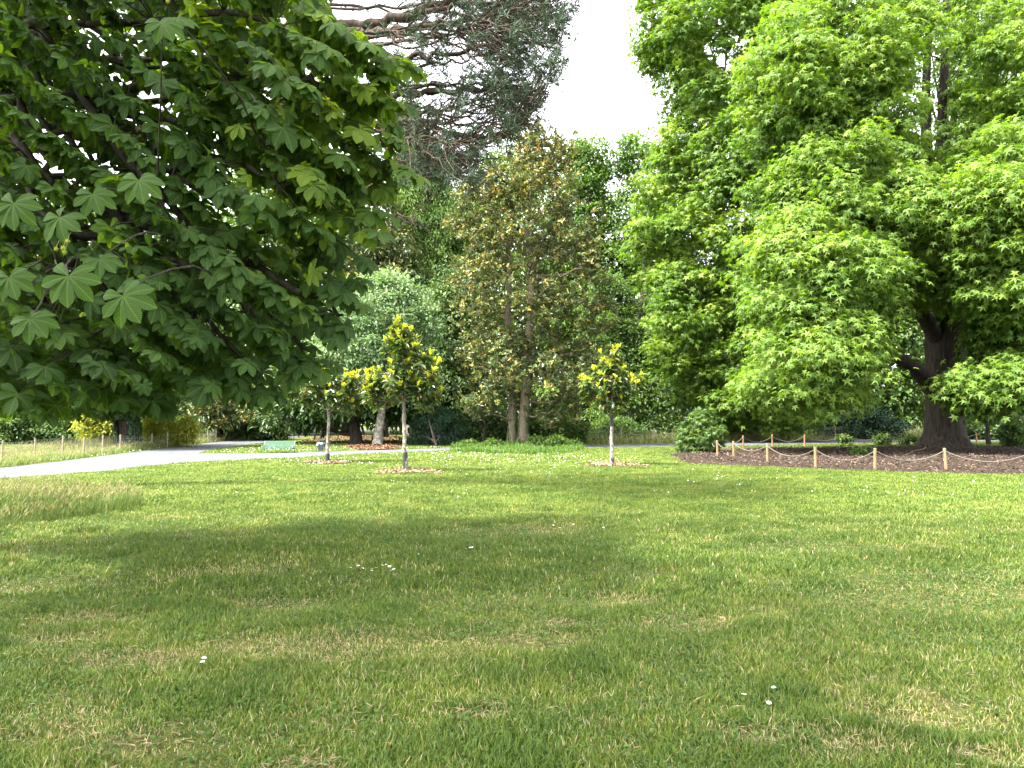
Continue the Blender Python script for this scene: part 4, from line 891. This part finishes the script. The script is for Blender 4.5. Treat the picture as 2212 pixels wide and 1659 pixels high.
    rim = q[:, 0] - .35*q[:, 1] > 380  # upper right leaves get a lighter colour, painting in the sun behind them
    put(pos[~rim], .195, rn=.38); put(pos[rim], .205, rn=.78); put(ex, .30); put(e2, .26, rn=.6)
    # long shoots that poke out of the rim
    for (x, y, x2, y2, Yd) in [(620,-10,735,50,8),(690,60,790,100,8.2),(740,80,876,135,8.4),(700,120,835,170,8.6),(740,200,855,225,8.4),(700,170,850,262,9),(730,250,845,300,8.6),(740,300,876,372,8.5),(720,330,850,400,8.8),(690,380,815,452,8.7),
                              (640,400,800,500,8.4),(660,480,775,556,8.6),(650,520,772,600,8.9),(640,560,762,650,8.6),(630,600,752,705,8.8),(590,640,712,725,8.6),(560,660,698,785,8.8),(540,700,652,802,8.6),(480,740,575,845,8.6),(430,740,520,835,8.4),(330,770,420,812,8.2),(260,770,330,862,8.4),(560,40,700,110,7.6),(500,80,640,180,7.4),(470,160,600,260,7.5),(560,300,700,400,7.8),(420,330,560,450,7.6),(380,480,520,600,7.6),(300,600,420,720,7.6),(200,520,330,610,7.3)]:
        a = at(x, y, Yd+.5); b_ = at(x2, y2, Yd); P = limb(g, a, b_, .014, .004, 5, rise=.12, n=9, wob=.03, mat=1, rng=rr)
        dirv = nrm(b_-a); k = 15; u_ = rr.uniform(.15, 1, k); u_[:3] = 1; Q = np.stack([np.interp(u_*8, np.arange(9), P[:, i]) for i in range(3)], 1)
        side = rdir(k, rr)*[1, 1, .35]; Q = Q + side*.13 + [0, 0, -.03]; up_ = x > 550 and y < 480  # upper right shoots also carry the painted backlight in their leaf colour
        X, Yv, Z = frames(dirv*.55 + side*.7 + [0, 0, -.35], np.array([.15, -.30, .9]) + rr.normal(size=(k, 3))*.2, k); w_ = rr.integers(0, 5, k)
        for i in range(5):
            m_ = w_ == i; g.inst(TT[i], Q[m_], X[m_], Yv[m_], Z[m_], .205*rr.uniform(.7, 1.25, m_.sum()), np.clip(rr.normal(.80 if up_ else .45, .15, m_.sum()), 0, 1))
    # the near spray that hangs lowest in front, and its neighbours
    for (x, y, Yd, s, yd, zd) in [(148,597,5.6,.25,(.1,-.25,-.9),(.1,-.85,.45)),(266,590+50,5.6,.25,(.6,-.2,-.75),(-.1,-.8,.5)),(300,310+80,6.0,.22,(.35,-.3,-.8),(.1,-.7,.6)),(130,470,6.2,.24,(-.3,-.2,-.6),(0,-.7,.6)),(30,440,6.2,.24,(.1,-.2,-.8),(0,-.75,.6)),
                                  (215,560,6.3,.20,(.7,-.2,-.4),(0,-.6,.7)),(200,420,6.5,.22,(.4,-.2,-.6),(.1,-.7,.6)),(350,60-10,6.0,.20,(.5,-.2,-.6),(.1,-.6,.6)),(380,40,6.2,.2,(.8,-.2,-.3),(.1,-.6,.7)),(65,690,6.5,.24,(.7,-.2,-.5),(-.1,-.6,.7)),(20,600,6.4,.22,(.4,-.2,-.7),(0,-.7,.6))]:
        X, Yv, Z = frames(np.array([yd]), np.array([zd]), 1); g.inst(TT[0], at(x, y, Yd)[None], X, Yv, Z, [s], [.55])
        c = at(x, y, Yd); j = np.linalg.norm(A-c, axis=1).argmin(); limb(g, A[j], c, .014, .006, 5, rise=.3, n=6, mat=1, rng=rr)
    for P_ in (pos,):
        for i in rr.choice(len(P_), 1100, replace=False):
            c = P_[i]; j = np.linalg.norm(A-c, axis=1).argmin(); limb(g, A[j], c, .011, .0035, 4, rise=.15, n=5, wob=.05, mat=1, rng=rr)
    g.build('crown', [M['chestnut'], M['barkc']], root)
    # spiny young fruit
    for (x, y, Yd) in [(136,536,5.7),(146,521,5.7),(139,545,5.7),(121,538,5.7),(362,3,6.2),(640,505,7.9),(645,512,7.9)]:
        f = Geo(); c = at(x, y, Yd); k = 60; v = rdir(k, rr); th = np.linspace(0, np.pi, 6); ph = np.linspace(0, 2*np.pi, 8, endpoint=False); r_ = .014
        V = np.array([[math.sin(a)*math.cos(b_)*r_, math.sin(a)*math.sin(b_)*r_, math.cos(a)*r_] for a in th for b_ in ph]) + c
        f.add(V, [[i*8+j, i*8+(j+1) % 8, (i+1)*8+(j+1) % 8, (i+1)*8+j] for i in range(5) for j in range(8)], .5)
        X, Yv, Z = frames(v, rdir(k, rr), k); f.inst(T_rhomb(.14, 0), c+v*r_*.8, X, Yv, Z, .010, .7)
        limb(f, c + [0.01, .02, .07], c, .002, .002, 4, n=4, rng=rr)
        f.build('fruit', M['yellow'], root)
chestnut()

# ------------------------------------------------------------------ pine
def pine():
    rr = np.random.default_rng(55); Y = 20.0
    b = np.array([at(60, 900, 21)[0]-3.2, 21.0, 0]); root = empty('pine_tree', b, 'tall old pine with reddish limbs and dark sparse needles above the chestnut tips', 'tree')
    tr = np.array([[b[0],21,-.1],[b[0]+.1,21,2],[b[0]+1.2,21,6],[b[0]+2.6,20.8,10],[b[0]+4.4,20.5,15],[b[0]+6,20,19.5],[b[0]+7,20,23]])
    t = Geo(); t.tube(tr, [.75,.6,.55,.5,.42,.28,.08], 14); t.build('trunk', M['barkp'], root, smooth=True)
    def lm(pts, r0, r1):
        L = Geo(); P = spline([tr[4] if p == 't' else at(*p) for p in pts], 7); P[3:-1] += rr.normal(size=(len(P)-4, 3))*.05
        L.tube(P, np.linspace(r0, r1, len(P)), 9); L.build('limb', M['barkp'], root, smooth=True); return P
    LB = [lm(['t',(500,90,20),(640,60,19.5),(770,52,19.5),(900,28,19),(1040,-30,19)],.24,.08), lm([(620,70,19.5),(760,80,19.3),(860,60,19),(980,50,18.5),(1120,40,18)],.16,.03),
          lm(['t',(560,160,20),(720,140,19.5),(840,130,19),(960,112,18.5),(1100,95,18),(1180,100,18)],.13,.02), lm(['t',(520,240,21),(700,230,20.5),(820,215,20),(940,200,19.5),(1080,190,19),(1170,170,19)],.16,.02),
          lm([(540,235,21),(700,265,20.5),(840,268,20.5),(960,285,20),(1080,295,20),(1130,270,20)],.15,.02), lm([(640,235,20),(760,280,19.5),(870,330,19),(980,375,18.5),(1060,398,18)],.07,.015),
          lm([(700,225,20),(840,225,20),(940,240,19.5),(1000,300,19),(1040,312,19)],.05,.015), lm(['t',(600,380,22),(760,455,22),(860,468,22),(930,500,21.5)],.10,.02),
          lm([(860,468,22),(900,485,21.5),(950,478,21)],.03,.008), lm(['t',(600,0,20),(800,-60,19),(1000,-110,18.5),(1200,-120,18)],.22,.04),
          lm([(900,28,19),(1020,10,18),(1130,15,17.5),(1215,40,17.5)],.07,.015), lm([(840,268,20.5),(950,330,20),(1010,345,19.5),(1080,340,19)],.06,.012)]
    for k in range(22):
        y0 = rr.uniform(0, 300); xe = rr.uniform(980, 1220 - max(0, y0-120)*.55); ye = y0 + rr.uniform(-50, 45); Yq = rr.uniform(17.5, 21)
        LB.append(lm([(rr.uniform(560, 760), y0 + rr.uniform(0, 30), Yq+1), ((700+xe)/2, (y0+ye)/2 + rr.uniform(0, 30), Yq), (xe-60, ye+8, Yq-.4), (xe, ye-6, Yq-.6)], rr.uniform(.03, .07), .008))
    A = np.vstack(LB)
    poly = [(700,-60),(1238,-60),(1228,60),(1212,130),(1185,205),(1140,270),(1110,300),(1080,318),(1040,345),(1000,380),(960,398),(905,385),(870,320),(850,255),(800,200),(740,100)]
    q = np.stack([rr.uniform(700, 1240, 3000), rr.uniform(-60, 400, 3000)], 1); q = q[inpoly(q, poly)]; q = q[fbm(q[:, 0], q[:, 1], .018, 18) > .36]
    dens = np.clip((q[:, 0]-820)/380, .07, .85); q = q[rr.random(len(q)) < dens]
    q2 = np.stack([rr.uniform(860, 1030, 130), rr.uniform(300, 392, 130)], 1); q3 = np.stack([rr.uniform(860,960,24), rr.uniform(400,470,24)],1)
    q = np.vstack([q, q2]); Yd = np.where(q[:, 1] > 425, 21.5, 19.0 + rr.normal(size=len(q))*1.5 - .004*(q[:, 0]-900))
    T_ = np.array([at(a, c, y) for (a, c), y in zip(q, Yd)])
    # the rest of the crown, out of the frame above
    m = 170; up = np.stack([rr.uniform(-13, 3.5, m), rr.uniform(15, 25, m), np.zeros(m)], 1); up[:, 2] = 3.2+.56*up[:, 1] + rr.random(m)*5
    g = Geo(); tw = []
    for c in T_:
        j = (np.linalg.norm(A-c, axis=1) + .6*1.3*(A[:, 0]-c[0]+.9).clip(0)).argmin(); tw.append(limb(g, A[j], c, .018, .006, 4, rise=-.18, n=6, wob=.07, mat=1, rng=rr))
    tw = np.array(tw)
    for k in range(1500):                        # bare side twigs
        a = tw[rr.integers(len(tw)), rr.integers(2, 6)]; limb(g, a, a + nrm(rdir(1, rr)[0] + [1.2, 0, .0])*rr.uniform(.3, .9), .010, .004, 3, n=4, wob=.12, mat=1, rng=rr)
    for c in up[::6]:
        limb(g, tr[5], c, .08, .02, 4, n=5, mat=1, rng=rr)
    cc = np.vstack([T_]*2 + [up]); cc = cc + rr.normal(size=cc.shape)*np.r_[np.full(len(T_)*2, .15), np.full(len(up), .6)][:, None]
    big = np.r_[np.zeros(len(T_)*2), np.ones(len(up))]; nn = 18
    n = len(cc)*nn; v = nrm(rdir(n, rr) + [.25, 0, .25]); X, Yv, Z = frames(v, rdir(n, rr), n)
    bg_ = np.repeat(big, nn); s = np.where(bg_ > 0, .7, .20)*rr.uniform(.7, 1.2, n); rn = np.clip(np.repeat(rr.random(len(cc)), nn)*.7 + rr.random(n)*.3, 0, 1)
    g.inst(NDL, np.repeat(cc, nn, 0), X, Yv, Z, s, rn)
    g.build('crown', [M['needle'], M['barkp']], root)
pine()

# ------------------------------------------------------------------ bench
M['green'] = plain('green_bench_paint', (.018, .075, .038), .45, nz=.1); M['greenl'] = plain('pale_green_rail', (.05, .13, .08), .4)
M['iron'] = plain('dark_cast_frame', (.045, .075, .065), .5); M['ironl'] = plain('pale_worn_frame', (.10, .15, .14), .45)
def bench():
    c = gnd(598, 978.4); x, y = c[0], c[1]; W_ = 1.70; root = empty('park_bench', c, 'long low green bench on daisied grass at the edge of the path', 'bench')
    s = Geo()
    for k in range(7): s.box([x, y+.02+k*.062, .285 - .006*k + .002*(k % 2)], [W_, .048, .022])
    s.box([x, y-.025, .275], [W_, .035, .05], mat=1); s.build('seat', [M['green'], M['greenl']], root, bevel=.004)
    bk = Geo()
    for k in range(8): bk.box([x, y+.43+k*.022, .33+k*.040], [W_, .016, .034], tilt=-.28)
    bk.box([x, y+.61, .645], [W_, .035, .03], mat=1)
    for i in range(9): bk.box([x-W_/2+.1+i*(W_-.2)/8, y+.525, .475], [.02, .012, .32], tilt=-.5)
    bk.build('backrest', [M['green'], M['greenl']], root, bevel=.004)
    for sx in (-1, 1):
        f = Geo(); xx = x + sx*(W_/2+.025)
        f.tube([[xx, y-.03, -.01], [xx, y-.02, .15], [xx, y-.01, .29]], [.028, .022, .024], 8, cap=True)
        f.tube([[xx, y+.50, -.01], [xx, y+.44, .15], [xx, y+.41, .29]], [.028, .022, .024], 8, cap=True)
        f.tube([[xx, y-.02, .27], [xx, y+.2, .262], [xx, y+.42, .27]], .02, 8, cap=True); f.build('leg_frame', M['iron'], root, smooth=True)
        f = Geo(); f.tube([[xx, y-.02, .29], [xx, y+.12, .37], [xx, y+.38, .36], [xx, y+.50, .48], [xx, y+.62, .66]], [.022, .02, .02, .02, .022], 8, cap=True); f.build('arm', M['ironl'], root, smooth=True)
bench()
# ------------------------------------------------------------------ litter bin
M['bin'] = plain('grey_bin_plastic', (.055, .065, .078), .5); M['lid'] = plain('dark_bin_lid', (.03, .045, .045), .45); M['bag'] = leafmat('clear_bag', [(0, (.45,.55,.60)), (1, (.65,.72,.76))], .4, (1,1,1), .3, .6)
def litter():
    c = gnd(693, 976); x, y = c[0], c[1]; root = empty('litter_bin', c, 'grey litter bin with dark hood and clear bag on a post beside the path', 'bin')
    b = Geo(); w0, w1 = .135, .19; h0, h1 = .07, .52
    V = [[x+sx*(w0 if z == h0 else w1)-.01, y+sy*(w0 if z == h0 else w1)*.85, z] for z in (h0, h1) for sx, sy in ((-1,-1),(1,-1),(1,1),(-1,1))]
    b.add(V, [[0,1,5,4],[1,2,6,5],[2,3,7,6],[3,0,4,7],[3,2,1,0]]); 
    for k in range(5): b.box([x-.12+k*.055, y-.150, .29], [.014, .02, .38], tilt=-.09)
    b.box([x-.01, y, .53], [.41, .35, .03]); b.build('bin_body', M['bin'], root, bevel=.01)
    l = Geo(); V = [[x-.18,y-.17,.56],[x+.2,y-.17,.56],[x+.2,y+.17,.56],[x-.18,y+.17,.56],[x-.16,y-.16,.62],[x+.2,y-.16,.74],[x+.2,y+.16,.74],[x-.16,y+.16,.62]]
    for sy in (-1, 1): l.box([x-.08, y+sy*.165, .46], [.035, .015, .62]); l.box([x+.19, y+sy*.165, .46], [.035, .015, .56])
    th = np.linspace(0, 1, 7); A_ = np.stack([x-.15+.36*th, np.full(7, y-.17), .60+.15*np.sin(th*1.57)], 1); B_ = A_+[0, .34, 0]
    l.add(np.vstack([A_, B_, A_-[0,0,.02], B_-[0,0,.02]]), [[i,i+1,i+8,i+7] for i in range(6)]+[[i+21,i+22,i+15,i+14] for i in range(6)]+[[i,i+14,i+15,i+1] for i in range(6)]+[[i+7,i+8,i+22,i+21] for i in range(6)])
    l.build('hood', M['lid'], root, bevel=.005)
    p = Geo(); p.tube([[x+.27,y+.03,-.05],[x+.27,y+.03,.85]], .028, 10, cap=True); p.box([x+.23,y+.03,.4],[.07,.03,.03]); p.build('post', M['lid'], root)
    p = Geo(); p.tube([[x+.27,y+.03,.852],[x+.27,y+.03,.885]], .03, 10, cap=True); p.build('post_cap', M['ironl'], root)
    g = Geo(); k = 40; a = np.linspace(0, 2*np.pi, k, endpoint=False); rw = np.random.default_rng(2).uniform(.0, .035, k)
    T1 = np.stack([x-.01+np.cos(a)*.215, y+np.sin(a)*.19, np.full(k,.558)], 1); T2 = T1*1.0; T2[:, 0] = x-.01+np.cos(a)*(.235+rw); T2[:, 1] = y+np.sin(a)*(.205+rw); T2[:, 2] = .50-rw*1.5-.07*(np.cos(a) < -.4)
    g.add(np.vstack([T1, T2]), [[i,(i+1) % k,k+(i+1) % k,k+i] for i in range(k)]); g.build('bag', M['bag'], root, smooth=True)
litter()

# ------------------------------------------------------------------ rope barrier
M['post'] = barkmat('pale_wood_post', (.12,.08,.04), (.23,.16,.09), 30, 4, .003); M['postd'] = barkmat('brown_wood_post', (.16,.085,.04), (.27,.16,.08), 30, 4, .003); M['rope'] = plain('grey_rope', (.085,.075,.06), .9, nz=.15, scale=120)
pp = [(2560,1008,0),(2460,1020,0),(2230,1022,0),(2044,1016,0),(1890,1016,0),(1762,1011.7,0),(1658,999.5,0),(1585,989.7,0),(1550,987.5,0),(1537.5,978.8,1),(1561.5,970,1),(1605,969,1),(1669,965.3,1),(1738,965.2,1),(1820.7,961.7,1),(1916,960.3,1),(2010,959,1),(2110,958.5,1),(2220,960,1),(2340,966,1),(2450,980,1)]
def rope_fence():
    root = empty('rope_fence', gnd(1890,1016), 'low barrier of short round wooden posts and sagging grey rope round the bark mulch', 'rope barrier'); tops = []
    for i, (x, y, d) in enumerate(pp):
        b = gnd(x, y); h = .85 if i != 9 else .80; r = .056; tl = np.array([random.uniform(-.02, .02), random.uniform(-.02, .02), 0])
        if i == 3: tl = np.array([-.05, 0, 0])
        g = Geo(); g.tube([b-[0,0,.1], b+[0,0,.3]+tl*.3, b+tl+[0,0,h-.012], b+tl+[0,0,h]], [r, r, r, r*.8], 12, cap=True); o = g.build('post', M['postd' if d else 'post'], root, smooth=False)
        tops.append(b+tl+[0, 0, h-.10])
    for i in range(len(pp)):
        if i in (0,): pass
        a = tops[i]; b = tops[(i+1) % len(pp)]; L = np.linalg.norm(b-a)
        if L > 14: continue
        sag = {4:.40,5:.36,6:.30,7:.38,8:.28,9:.3}.get(i, .38)*min(1, L/1.6); t = np.linspace(0, 1, 15)[:, None]; P = a+(b-a)*t; P[:, 2] -= sag*4*(t*(1-t))[:, 0]
        g = Geo(); g.tube(P, .021, 6); g.build('rope', M['rope'], root, smooth=True)
rope_fence()
# ------------------------------------------------------------------ wire fences
M['fpost'] = barkmat('weathered_post', (.13,.105,.075), (.30,.25,.19), 30, 4, .003); M['wire'] = plain('grey_wire', (.16,.17,.17), .5, .6)
def wire_fence(label, posts, h, seed, hf=None):
    root = empty('wire_fence', gnd(*posts[0]), label, 'fence'); rr = np.random.default_rng(seed); tops = []
    for x, y in posts:
        b = gnd(x, y); hh = h*rr.uniform(.93, 1.07); tl = np.array([rr.normal()*.03, 0, 0]); g = Geo()
        g.tube([b-[0,0,.1], b+tl+[0,0,hh]], rr.uniform(.038, .055), 8, cap=True); g.build('post', M['fpost'], root); tops.append((b, hh))
    g = Geo()
    for (a, ha), (b, hb) in zip(tops[:-1], tops[1:]):
        L = np.linalg.norm(b-a); n = 9; t = np.linspace(0, 1, n)[:, None]; sg = rr.uniform(.03, .16)
        for f in (.25, .45, .62, .78, .92):
            P = a+(b-a)*t; P[:, 2] += (ha+(hb-ha)*t[:, 0])*f - sg*f*4*(t*(1-t))[:, 0] + rr.normal(size=n)*.012; g.tube(P, .007 if f > .9 else .005, 4)
        for s_ in np.arange(.2, L, .28):
            u = s_/L; p = a+(b-a)*u; z1 = (ha+(hb-ha)*u)*.92 - sg*.92*4*u*(1-u); g.tube([p+[0,0,.05], p+[rr.normal()*.02,0,z1*.5], p+[rr.normal()*.03,0,z1]], .004, 3)
    g.build('wire_mesh', M['wire'], root)
wire_fence('sagging wire fence on wooden stakes along the left path', [(-90,1008),(3.7,997.5),(76,990.6),(135,986.5),(180,984),(222,979.6),(260,976),(328,968.5),(361,966.5),(392,963),(415,960),(432,957.5),(450,956.5),(466,954)], 1.0, 5)
wire_fence('long wire fence on thin posts beyond the far path on the right', [(1200,957),(1269,957),(1342,956.5),(1413,956),(1480,954.5),(1547,953.5),(1611,952.5),(1675,952),(1737,951),(1804,950.5),(1861,947),(1918,946),(1980,945),(2060,944)], 1.22, 6)

# ------------------------------------------------------------------ leaf litter and odd bits
def litter_patch(label, poly, n, mat, size, lo_=0, hi_=1):
    P = offpath(polyscatter(poly, n)); k = len(P); g = Geo(); X, Y, Z = frames(np.c_[R.normal(size=(k, 2)), R.normal(size=k)*.2], np.c_[R.normal(size=(k, 2))*.4, np.ones(k)], k)
    g.inst(T_ell(.25, -.2), np.c_[P, R.uniform(.03, .075, k)], X, Y, Z, size*R.uniform(.6, 1.3, k), R.uniform(lo_, hi_, k)); tag(g.build('leaf_litter', M[mat]), label, 'leaves', kind='stuff')
litter_patch('brown fallen leaves under the laurel behind the litter bin', [(635,958),(680,955),(760,957),(880,960),(900,952),(860,944),(760,940),(680,945)], 9000, 'litter', .16)
litter_patch('rusty heap of fallen leaves round the leaning pale trunk', [(745,967),(780,973),(850,972),(872,967),(830,961),(780,962)], 7000, 'litter', .15, .2, 1)
litter_patch('brown leaves under the small spreading magnolia', [(440,956),(480,958),(580,950),(560,945),(470,948)], 2500, 'litter', .16)
g = Geo(); P = spline([gnd(1945,987,.05), gnd(1962,981,.10), gnd(1975,974,.12), gnd(1992,971,.14), gnd(2000,966,.2)], 5); g.tube(P, np.linspace(.05, .035, len(P)), 7)
tag(g.build('fallen_branch', M['post'], loc=P[0], smooth=True), 'bare tan stick lying in the mulch before the huge trunk', 'branch')
g = Geo(); c = gnd(1212,1350); g.tube([c+[-.03,0,.02], c+[0,.01,.03], c+[.03,0,.015]], [.008,.014,.006], 6)
tag(g.build('wood_chip', M['post'], loc=c, smooth=True), 'pale bit of wood lying in the middle of the near lawn', 'wood chip')

# ------------------------------------------------------------------ building and lamp behind the left hedge
M['white'] = plain('white_render', (.72, .72, .72), .8, nz=.03, scale=2); M['glass'] = plain('dark_window_glass', (.02, .03, .04), .12, nz=.1); M['blue'] = plain('dark_blue_stripe', (.02, .03, .10), .5); M['roofm'] = plain('grey_flat_roof', (.2, .2, .2), .9)
def building():
    Y = 108.0; x0 = at(296, 880, Y)[0]; x1 = at(470, 880, Y)[0]; xc = (x0+x1)/2; w_ = x1-x0
    root = empty('building', [xc, Y, 0], 'low modern building with white bands glimpsed behind the hedge on the left', 'building')
    g = Geo(); g.box([xc, Y+4, 3.9], [w_-.6, 7.4, 7.8]); g.build('wall', M['roofm'], root)
    for z in (3.45, 5.55): 
        g = Geo(); g.box([xc, Y+.0, z], [w_, 1.4, .62]); g.build('balcony_band', M['white'], root, bevel=.02)
        g = Geo(); g.box([xc, Y-.02, z-.40], [w_-.1, 1.3, .16]); g.build('stripe', M['blue'], root)
    for z in (2.2, 4.55, 6.65):
        for k in range(7):
            g = Geo(); xx = x0+.9+k*(w_-1.8)/6; g.box([xx, Y+.27, z], [(w_-1.8)/6-.18, .06, 1.25]); o = g.build('window', M['glass'], root)
            g = Geo(); 
            for sx in (-1, 1): g.box([xx+sx*((w_-1.8)/12-.09), Y+.22, z], [.06, .05, 1.3])
            f = g.build('frame', M['white'], o, loc=np.array([xc, Y, 0]))
    g = Geo(); g.box([xc, Y+4, 7.95], [w_+.2, 8.2, .28]); g.build('roof', M['roofm'], root)
building()
c = gnd(333, 944.5); root = empty('street_lamp', c, 'thin grey lamp post standing behind the clipped hedge', 'lamp')
M['lampm'] = plain('galvanised_post', (.30, .33, .35), .5, .3)
g = Geo(); g.tube([c-[0,0,.1], c+[0,0,1.0], c+[0,0,3.3]], [.07,.055,.045], 10, cap=True); g.build('pole', M['lampm'], root, smooth=True)
g = Geo(); g.tube([c+[0,0,3.3], c+[0,0,3.45], c+[0,0,3.95], c+[0,0,4.02]], [.06,.13,.15,.05], 12, cap=True); g.build('lamp_head', M['ironl'], root, smooth=True)
# weeds round the foot of the bronze magnolia
for i, (x, yt, hw, lab) in enumerate([(1010,955,14,'low weed bush at the left end of the uncut grass island'),(1062,957,12,'low weed clump in front of the left magnolia trunk'),(1160,948,18,'leafy weed bush close against the right magnolia trunk'),(1205,945,22,'arching green weed bush right of the magnolia trunks'),(1240,957,13,'small weed clump at the right end of the uncut grass island')]):
    Y = 54.0 - i*.2
    tree('weed_bush', lab, 'plant', gnd(x, 965), [(yt,x-hw*.4,x+hw*.4),(yt+5,x-hw,x+hw),(966,x-hw,x+hw)], Y, 34, .32, 40, T_rhomb(.2,.2), .22, 'plane' if i % 2 else 'wood', .015, seed=500+i, nlimb=4)

# open-crowned tree added unseen behind the viewer to thinly shade the near lawn
rr = np.random.default_rng(808); m = 1500
Q = np.stack([rr.uniform(-21, 6, m), rr.uniform(-7, 13, m), rr.uniform(13, 19, m)], 1); Q = Q[np.linalg.norm((Q[:, :2]-[-7.5, 3.0])/[13.5, 10.3], axis=1) < 1]; Q = Q[~((Q[:, 0] < -8.5) & (Q[:, 1] > 6.5))]
Q = np.vstack([Q, np.stack([rr.uniform(-14, -5.5, 230), rr.uniform(-1.5, 5, 230), rr.uniform(12.5, 16, 230)], 1)]); Q[:, 2] = np.maximum(Q[:, 2], 4 + .6*Q[:, 1])
root = empty('shade_tree', [-9, -6, 0], 'tall open unseen tree added behind the viewer to throw thin shade over the near lawn', 'tree')
t = Geo(); P = np.array([[-9,-6,-.1],[-9,-6,.5],[-8.9,-5.8,4],[-8.6,-5,8],[-8.2,-3.5,12],[-7.8,-1,15.5]]); t.tube(P, [.9,.62,.5,.42,.3,.12], 12)
for q in Q[::30]: limb(t, P[rr.integers(3, 6)], q, .14, .02, 5, n=6, rng=rr)
t.build('trunk', M['bark'], root, smooth=True)
g = Geo(); n = len(Q)*9; c = np.repeat(Q, 9, 0) + rr.normal(size=(n, 3))*.45; X, Y, Z = frames(rdir(n, rr), np.c_[rr.normal(size=(n, 2))*.5, np.ones(n)], n)
g.inst(RHW, c, X, Y, Z, .32*rr.uniform(.7, 1.3, n), rr.random(n)); g.build('crown', M['wood'], root)
